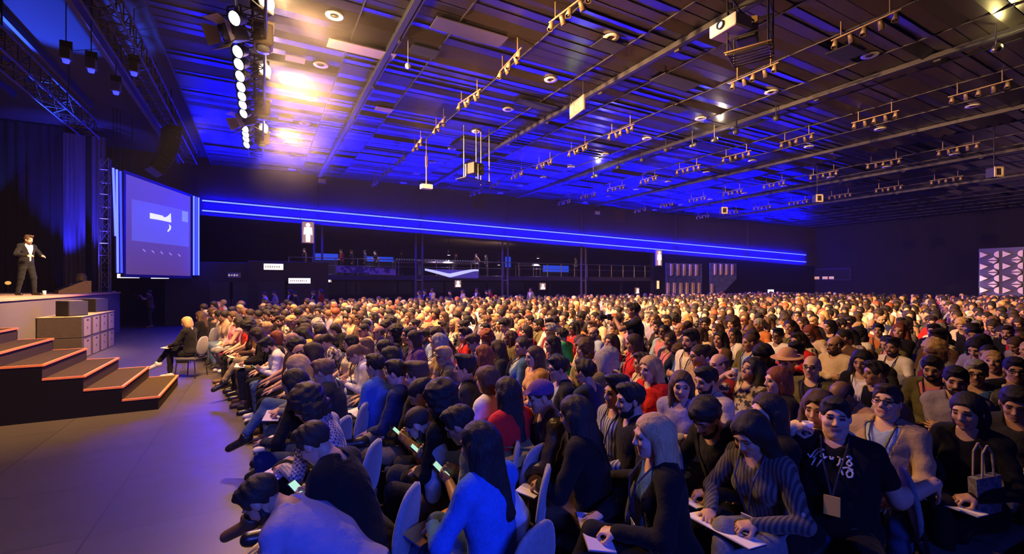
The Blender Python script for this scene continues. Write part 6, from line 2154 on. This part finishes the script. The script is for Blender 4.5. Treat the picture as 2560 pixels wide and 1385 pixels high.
for px, py, lab, c in ((2268, 1345, 'clear water bottle with blue cap standing on the dark floor', (.10, .14, .5)), (2205, 1380, 'second water bottle lying in shadow on the dark floor', (.12, .14, .4))):
    p = on_z(px, py, 0)
    t = thing('water_bottle', lab, 'bottle', p)
    MB().lathe([(.03, 0), (.034, .02), (.034, .15), (.014, .19), (.014, .21)], 14).build('bottle_wall', mat('bottle_plastic', (.35, .38, .55), .15), t)
    MB().lathe([(.017, .21), (.017, .235), (0, .236)], 12).build('bottle_cap', mat('bottle_cap_blue', c, .4), t)
    MB().lathe([(.0355, .06), (.0355, .12)], 14).build('bottle_label', mat('bottle_label', (.6, .5, .5), .6), t)

# ---------------------------------------------------------------- standing people
SPB = body_parts(h=.015, hh=.008, stand=True, legs='walk', lean=2, hp=8, hands=('gesture', 'gesture'), style='jacket', hy=8)
p = on_z(66, 738, HS)
person('speaker on stage in black suit and open white shirt, both hands out', (p.x, p.y, HS), math.atan2(-13, 9) + .35, SPB, hair='quiff', hc='brown', top='black', leg='black', skin=0, shirt='white', beard=True, scale=1.04)
STB = [body_parts(h=.020, hh=.011, stand=True, hands=('folded', 'folded'), style='knit', lean=1), body_parts(h=.020, hh=.011, stand=True, hands=('down', 'down'), style='jacket', lean=2),
       body_parts(h=.020, hh=.011, stand=True, hands=('hip', 'gesture'), style='tee', sleeve='short', lean=4), body_parts(h=.020, hh=.011, stand=True, hands=('hold', 'hold'), style='tee', sleeve='short', lean=2),
       body_parts(h=.020, hh=.011, stand=True, sex='f', hands=('down', 'folded'), style='knit', lean=2)]


def hand_camera(root, B, lab):
    t = thing('camera', lab, 'camera')
    place(t, root, Matrix.Translation((B['J']['wrL'] + B['J']['wrR']) / 2 + np.array([.09, 0, .03])))
    MB().box((0, 0, 0), (.07, .14, .10), .012).build('camera_body', BLACKP, t)
    MB().tube((.03, 0, 0), (.15, 0, 0), .038, 14).build('lens', BLACK, t)


q = on_z(376, 819, 0)
r = person('cameraman in dark brown standing by the screen with a raised camera', q, math.atan2(-.3, -1), STB[3], hair='short', hc='black', top='brown', leg='charcoal', shoe='brown', skin=1)
hand_camera(r, STB[3], 'camera raised by the man standing beside the screen')
q = at_depth(1592, 780, 7.6)
r = person('man in black T-shirt standing among the seats filming with a camera', (q.x, q.y, -.22), img_dir(-10), STB[3], hair='short', hc='black', top='black', leg='black', skin=2)
r.location.z = 0
hand_camera(r, STB[3], 'camera held up by the standing man in black T-shirt')
TAKEN.append((q.x, q.y))
back = [(664, 1, 'white', 'dark brown', 'person in white standing by the slatted door, turned aside'), (690, 2, 'lilac', 'black', 'person in pale grey T-shirt standing with elbows out by the slatted door'), (727, 1, 'black', 'black', 'man in black standing under the low white sign'),
        (740, 0, 'black', 'black', 'second man in black under the low white sign'), (786, 1, 'black', 'brown', 'bare faced man in black jacket standing by the lobby corner'), (803, 4, 'dark red', 'black', 'person in dark red standing at the lobby corner'),
        (1049, 0, 'grey', 'brown', 'person in grey standing under the first twin columns'), (1064, 1, 'black', 'black', 'tall person in black standing under the first twin columns'), (1081, 0, 'cream', 'brown', 'person in cream standing just past the first twin columns'),
        (1128, 2, 'charcoal', 'black', 'person in charcoal standing below the V-shaped banner'), (1158, 4, 'cream', 'brown', 'woman in cream standing below the wide end of the banner'), (1193, 1, 'charcoal', 'brown', 'person leaning in charcoal standing before the middle columns'),
        (1218, 0, 'black', 'black', 'person in black standing just before the middle columns'), (1226, 4, 'red', 'brown', 'shorter woman in red standing beside the middle columns'), (1327, 1, 'grey', 'brown', 'lone person in grey standing past the middle columns')]
for k, (px, b, tp, hc, lab) in enumerate(back):
    q = on_y(px, 740, 25.2 + .5 * (k % 3))
    person(lab, (q.x, q.y, 0), img_dir(35 + 20 * (k % 3 - 1)), STB[b], hair=('short', 'cropped', 'long', 'quiff')[k % 4] if b != 4 else 'long', hc=hc, top=tp, leg='black', skin=k % 3, group='people standing behind the seats', scale=.94 + .03 * (k % 3))
crew = [(854, 0, 'dark red', 'brown', 'crew member in dark red on the platform behind the patterned banner'), (880, 1, 'black', 'brown', 'crew member in black, next to the dark red one on the platform'), (913, 1, 'navy', 'black', 'crew member in navy on the platform past the dark red one'),
        (940, 2, 'black', 'black', 'crew member in black T-shirt before the framed desk'), (1005, 0, 'charcoal', 'brown', 'crew member in charcoal at the first framed desk'), (1141, 1, 'black', 'brown', 'crew member at the mixing desk below the white spot lamp'),
        (1192, 2, 'beige', 'brown', 'crew member in beige bending at the mixing desk'), (1216, 4, 'charcoal', 'black', 'woman in charcoal at the end of the mixing desk'), (1440, 0, 'grey', 'brown', 'lone crew member in grey near the last twin column'), (762, 1, 'brown', 'brown', 'crew member in brown by the standing man lightbox')]
for k, (px, b, tp, hc, lab) in enumerate(crew):
    q = on_y(px, 680, YW + 2.0 + .3 * (k % 2))
    person(lab, (q.x, q.y, PZ), img_dir(40 - 15 * (k % 3)), STB[b], hair='short' if b != 4 else 'bob', hc=hc, top=tp, leg='black', skin=k % 3, group='crew on the mixing platform', scale=.93)

# ---------------------------------------------------------------- the seated audience, row by row
FOCUS = (-12.0, 8.5)


def row_x(i, Y):
    return .60 + .80 * i - min(.036 * max(Y - 4.5, 0) ** 1.6, 2.0)


def to_px(x, y, z):
    d = x * FWD[0] + y * FWD[1]
    if d < .3:
        return None
    u = x * RGT[0] + y * RGT[1]
    return 1280 + FPX * u / d, HORIZON - (z - EYE) * FPX / d, d


rs_ = random.Random(23)
seats = []
for i in range(50):
    ys = []
    j = 0
    y = 1.2 + (.26 if i % 2 else 0)
    while y < 22.6:
        x = row_x(i, y)
        if x < 40:
            ys.append((x, y))
        y += .53
    vis = []
    for (x, y) in ys:
        xx = x + rs_.uniform(-.05, .05); yy = y + rs_.uniform(-.05, .05)
        t = to_px(xx, yy, 1.2)
        if t is None or t[0] > 2640 or t[0] < 300 or t[2] < 3.75:
            continue
        # nobody sits low in the dark corner nearest the camera, where the photograph shows bare laps and shadow
        if t[1] > 985 and t[0] > 1700:
            continue
        if any((xx - a) ** 2 + (yy - b) ** 2 < .40 ** 2 for a, b in TAKEN):
            continue
        vis.append((t[2], xx, yy))
    for n_, (d, xx, yy) in enumerate(vis):
        seats.append((d, xx, yy, i + 1, n_ + 1))
seats.sort()
NIND = 292 - N_PEOPLE[0]
HEAD_POSES = [dict(hy=0, hp=2), dict(hy=-18, hp=5), dict(hy=14, hp=-2), dict(hy=0, hp=20)]
FILL = {'m': [], 'f': []}
for sex in 'mf':
    for k, kw in enumerate([dict(hands=('lap', 'lap'), legs='normal', style='knit', lean=3), dict(hands=('crossed', 'crossed'), legs='crossed', style='shirt', lean=-2), dict(hands=('write', 'rest'), legs='normal', style='knit', lean=12),
                            dict(hands=('chin', 'crossed'), legs='crossed', style='jacket', lean=5), dict(hands=('thigh', 'thigh'), legs='apart', style='tee', sleeve='short', lean=0), dict(hands=('lap', 'lap'), legs='figure4' if sex == 'm' else 'tucked', style='jacket', lean=-4),
                            dict(hands=('phone', 'phone'), legs='normal', style='shirt', lean=14)]):
        h_ = dict(HEAD_POSES[(k + (sex == 'f')) % 4])
        if kw['hands'][0] == 'phone':
            h_ = dict(hy=0, hp=24)
        FILL[sex].append(body_parts(h=.0175, hh=.0092, sex=sex, girth=1.0 if k % 3 else 1.08, **kw, **h_))
tops_w = ['black'] * 9 + ['charcoal'] * 5 + ['navy'] * 4 + ['grey'] * 4 + ['white'] * 6 + ['cream'] * 4 + ['beige'] * 3 + ['brown'] * 3 + ['dark red'] * 2 + ['red'] * 2 + ['olive'] * 2 + ['pale blue'] * 2 + ['blue', 'pink', 'green', 'yellow', 'orange', 'purple', 'striped', 'plaid', 'floral', 'peach', 'lilac', 'camouflage']
hair_w = ['black'] * 11 + ['dark brown'] * 7 + ['brown'] * 3 + ['light brown', 'blonde', 'blonde', 'auburn', 'grey']
HAIRN = {'short': 'short', 'cropped': 'cropped', 'quiff': 'swept up', 'bob': 'bobbed', 'long': 'long', 'wavy': 'wavy', 'curly': 'curly', 'curlytop': 'curly', 'bun': 'bunned', 'ponytail': 'ponytailed', 'balding': 'thinning'}
seen = set()
count = 0
for d, x, y, row, st_ in seats[:NIND]:
    sex = rs_.choice('mf'); k = rs_.randrange(7)
    B = FILL[sex][k]
    hair = rs_.choice(['short', 'short', 'cropped', 'quiff', 'short', 'curlytop', 'balding'] if sex == 'm' else ['long', 'wavy', 'bob', 'long', 'bun', 'ponytail', 'curly', 'wavy'])
    hc = rs_.choice(hair_w); tp = rs_.choice(tops_w); sk = rs_.choice((0, 1, 1, 2, 2, 3))
    lg = rs_.choice(('black', 'navy', 'denim', 'charcoal', 'grey', 'khaki'))
    ang = math.atan2(FOCUS[1] - y, FOCUS[0] - x) + rs_.uniform(-.16, .16)
    gar = {'knit': 'top', 'shirt': 'shirt', 'jacket': 'jacket', 'tee': 'T-shirt'}[B['o']['style']]
    look_ = '%s %s haired %s in %s %s' % (HAIRN[hair], hc, 'man' if sex == 'm' else 'woman', tp, gar)
    spot = '%s row from stage, seat %s' % (ordinal(row), ordinal(st_))
    lab = look_ + ', ' + spot
    dd_, wx, wy, who_ = min(((wx - x) ** 2 + (wy - y) ** 2, wx, wy, w_) for wx, wy, w_ in WHO)
    if dd_ < 1.45 ** 2:
        rel = 'behind the ' if x - wx > .45 else 'in front of the ' if x - wx < -.45 else 'beyond the ' if y > wy else 'on the near side of the '
        l2 = look_ + ', ' + rel + who_
        if len(l2.replace(',', '').split()) <= 16 and l2 not in seen:
            lab = l2
    seen.add(lab)
    near = d < 8.2
    r = person(lab, (x, y, 0), ang, B, hair=hair, hc=hc, top=tp, leg=lg, shoe=rs_.choice(('black', 'black', 'brown', 'white')), skin=sk, shirt=rs_.choice(('white', 'pale blue', 'black', 'pink')), beard=sex == 'm' and rs_.random() < .4,
               glasses=rs_.random() < .22, lanyard=rs_.choice((None, None, 'gold', 'white')), scale=rs_.uniform(.95, 1.05), group='people seated in the audience')
    if near:
        chair((x, y, 0), ang, 'padded grey chair, ' + spot)
    if k == 2 and d < 11:
        notebook(r, B, 'open notebook on a lap, ' + spot, col=rs_.choice(('white_paper', 'white_paper', 'cream', 'lilac')))
    if k == 6 and d < 11:
        phone(r, B, 'lit phone in two hands, ' + spot)
    count += 1


# everyone farther back: one crowd, each figure with its own clothes, hair and skin
def crowd_variant(**kw):
    """coarse figure: vertices, quads and a zone per vertex"""
    B = body_parts(h=.070, hh=.03, **kw)
    V, Q, lab = B['raw']
    z = np.full(len(V), 0)
    code = {'skin': 0, 'top': 1, 'shirt': 4, 'leg': 3, 'shoe': 5}
    for c_ in ('leg', 'top', 'shirt', 'skin', 'shoe'):
        z[np.unique(Q[lab == c_])] = code[c_]
    Hv = np.empty(0)
    J = B['J']
    hp = [p for p in head_prims(kw.get('sex', 'm')) if p[5] not in ('eye', 'lip')]
    hv, hq = polygonise(hp, .030)
    return V, Q, z, hv, hq, J


def coarse_hair(style):
    cap = el((-.018, 0, .042), (.126, .108, .112), 'h', k=.03)
    face = [el((.128, 0, -.030), (.100, .098, .108), None, k=.01, sub=True)]
    if style == 'long':
        P = [cap, rc((-.05, -.06, -.02), (-.055, -.085, -.26), .048, .042, 'h', .05), rc((-.05, .06, -.02), (-.055, .085, -.26), .048, .042, 'h', .05), rc((-.075, 0, 0), (-.10, 0, -.28), .06, .05, 'h', .06)] + face
    elif style == 'curly':
        P = [el((-.026, 0, .045), (.13, .125, .12), 'h', k=.03), el((-.06, 0, -.06), (.08, .12, .09), 'h', k=.04)] + face
    else:
        P = [cap] + face + [pl((0, 0, -1), .06)]
    return polygonise(P, .034)


CV = [crowd_variant(hands=('lap', 'lap'), lean=3), crowd_variant(hands=('crossed', 'crossed'), lean=-2, sex='f', hy=10), crowd_variant(hands=('chin', 'crossed'), lean=6, hy=-12), crowd_variant(hands=('thigh', 'lap'), lean=0, hp=-2, sex='f'), crowd_variant(hands=('write', 'rest'), lean=12, hp=12),
      crowd_variant(hands=('up', 'lap'), lean=0)]
CH = {s: coarse_hair(s) for s in ('short', 'long', 'curly')}


def base(m):
    return np.array(m.node_tree.nodes['Principled BSDF'].inputs['Base Color'].default_value[:3])


TC = {k: base(m) for k, m in TOP.items()}; HCOL = {k: base(m) for k, m in HAIR.items()}; SC = [base(m) for m in SKIN]; LC = {k: base(m) for k, m in LEG.items()}
AV, AQ, AC = [], [], []; off = 0
for d, x, y, row, st_ in seats[NIND:]:
    if rs_.random() < .02:
        continue
    vi = rs_.choices(range(6), weights=(5, 3, 3, 4, 2, .35))[0]
    V, Q, z, hv, hq, J = CV[vi]
    ang = math.atan2(FOCUS[1] - y, FOCUS[0] - x) + rs_.uniform(-.3, .3)
    sc_ = rs_.uniform(.94, 1.07); R = rot_z(ang) * sc_; t = np.array([x + rs_.uniform(-.06, .06), y + rs_.uniform(-.07, .07), 0])
    tp = TC[rs_.choice(tops_w)] * rs_.uniform(.8, 1.25); sk = SC[rs_.choice((0, 0, 1, 1, 2, 2, 3))] * rs_.uniform(.85, 1.15); hc = HCOL[rs_.choice(hair_w)]; lg = LC[rs_.choice(('black', 'navy', 'denim', 'charcoal'))]
    pal = np.array([sk, tp, tp, lg, TC[rs_.choice(('white', 'pale blue', 'black'))], (.02, .02, .02)])
    Hr = J['H'] @ rot_z(rs_.uniform(-.35, .35)) @ rot_y(rs_.uniform(-.1, .2))
    parts_ = [(V, Q, pal[z]), (hv @ Hr.T + J['head'], hq, np.tile(sk, (len(hv), 1)))]
    st2 = rs_.choice(('short', 'short', 'long', 'long', 'curly', 'long') if vi in (1, 3) else ['short'] * 12 + ['long', 'bald'])
    if st2 != 'bald':
        a, b = CH[st2]
        parts_.append((a @ Hr.T + J['head'], b, np.tile(hc, (len(a), 1))))
    for a, b, c_ in parts_:
        AV.append(a @ R.T + t); AQ.append(b + off); AC.append(c_); off += len(a)
AV = np.concatenate(AV); AQ = np.concatenate(AQ); AC = np.clip(np.concatenate(AC), 0, 1)
cm = bpy.data.materials.new('crowd_cloth_and_skin'); cm.use_nodes = True
at_ = cm.node_tree.nodes.new('ShaderNodeAttribute'); at_.attribute_name = 'tone'
b_ = cm.node_tree.nodes['Principled BSDF']; b_.inputs['Roughness'].default_value = .7
cm.node_tree.links.new(at_.outputs['Color'], b_.inputs['Base Color'])
me = mesh_np('seated_crowd', AV, AQ, mats=[cm])
ca = me.color_attributes.new('tone', 'FLOAT_COLOR', 'POINT')
if len(me.vertices) == len(AC):
    ca.data.foreach_set('color', np.concatenate([AC, np.ones((len(AC), 1))], 1).astype(np.float32).ravel())
co = bpy.data.objects.new('seated_crowd', me); COL.objects.link(co)
tag(co, 'dense seated crowd filling the hall behind the nearest rows', 'crowd', kind='stuff')
print('PEOPLE', N_PEOPLE[0], 'seats', len(seats), 'crowd', len(seats) - NIND, 'verts', len(AV), 'chairs', CH_USED[0])

# working arrays are no longer needed
BODY_CACHE.clear(); del AV, AQ, AC, CV, CH, FILL, STB, SPB, HEROES, HANDS
import gc
gc.collect()
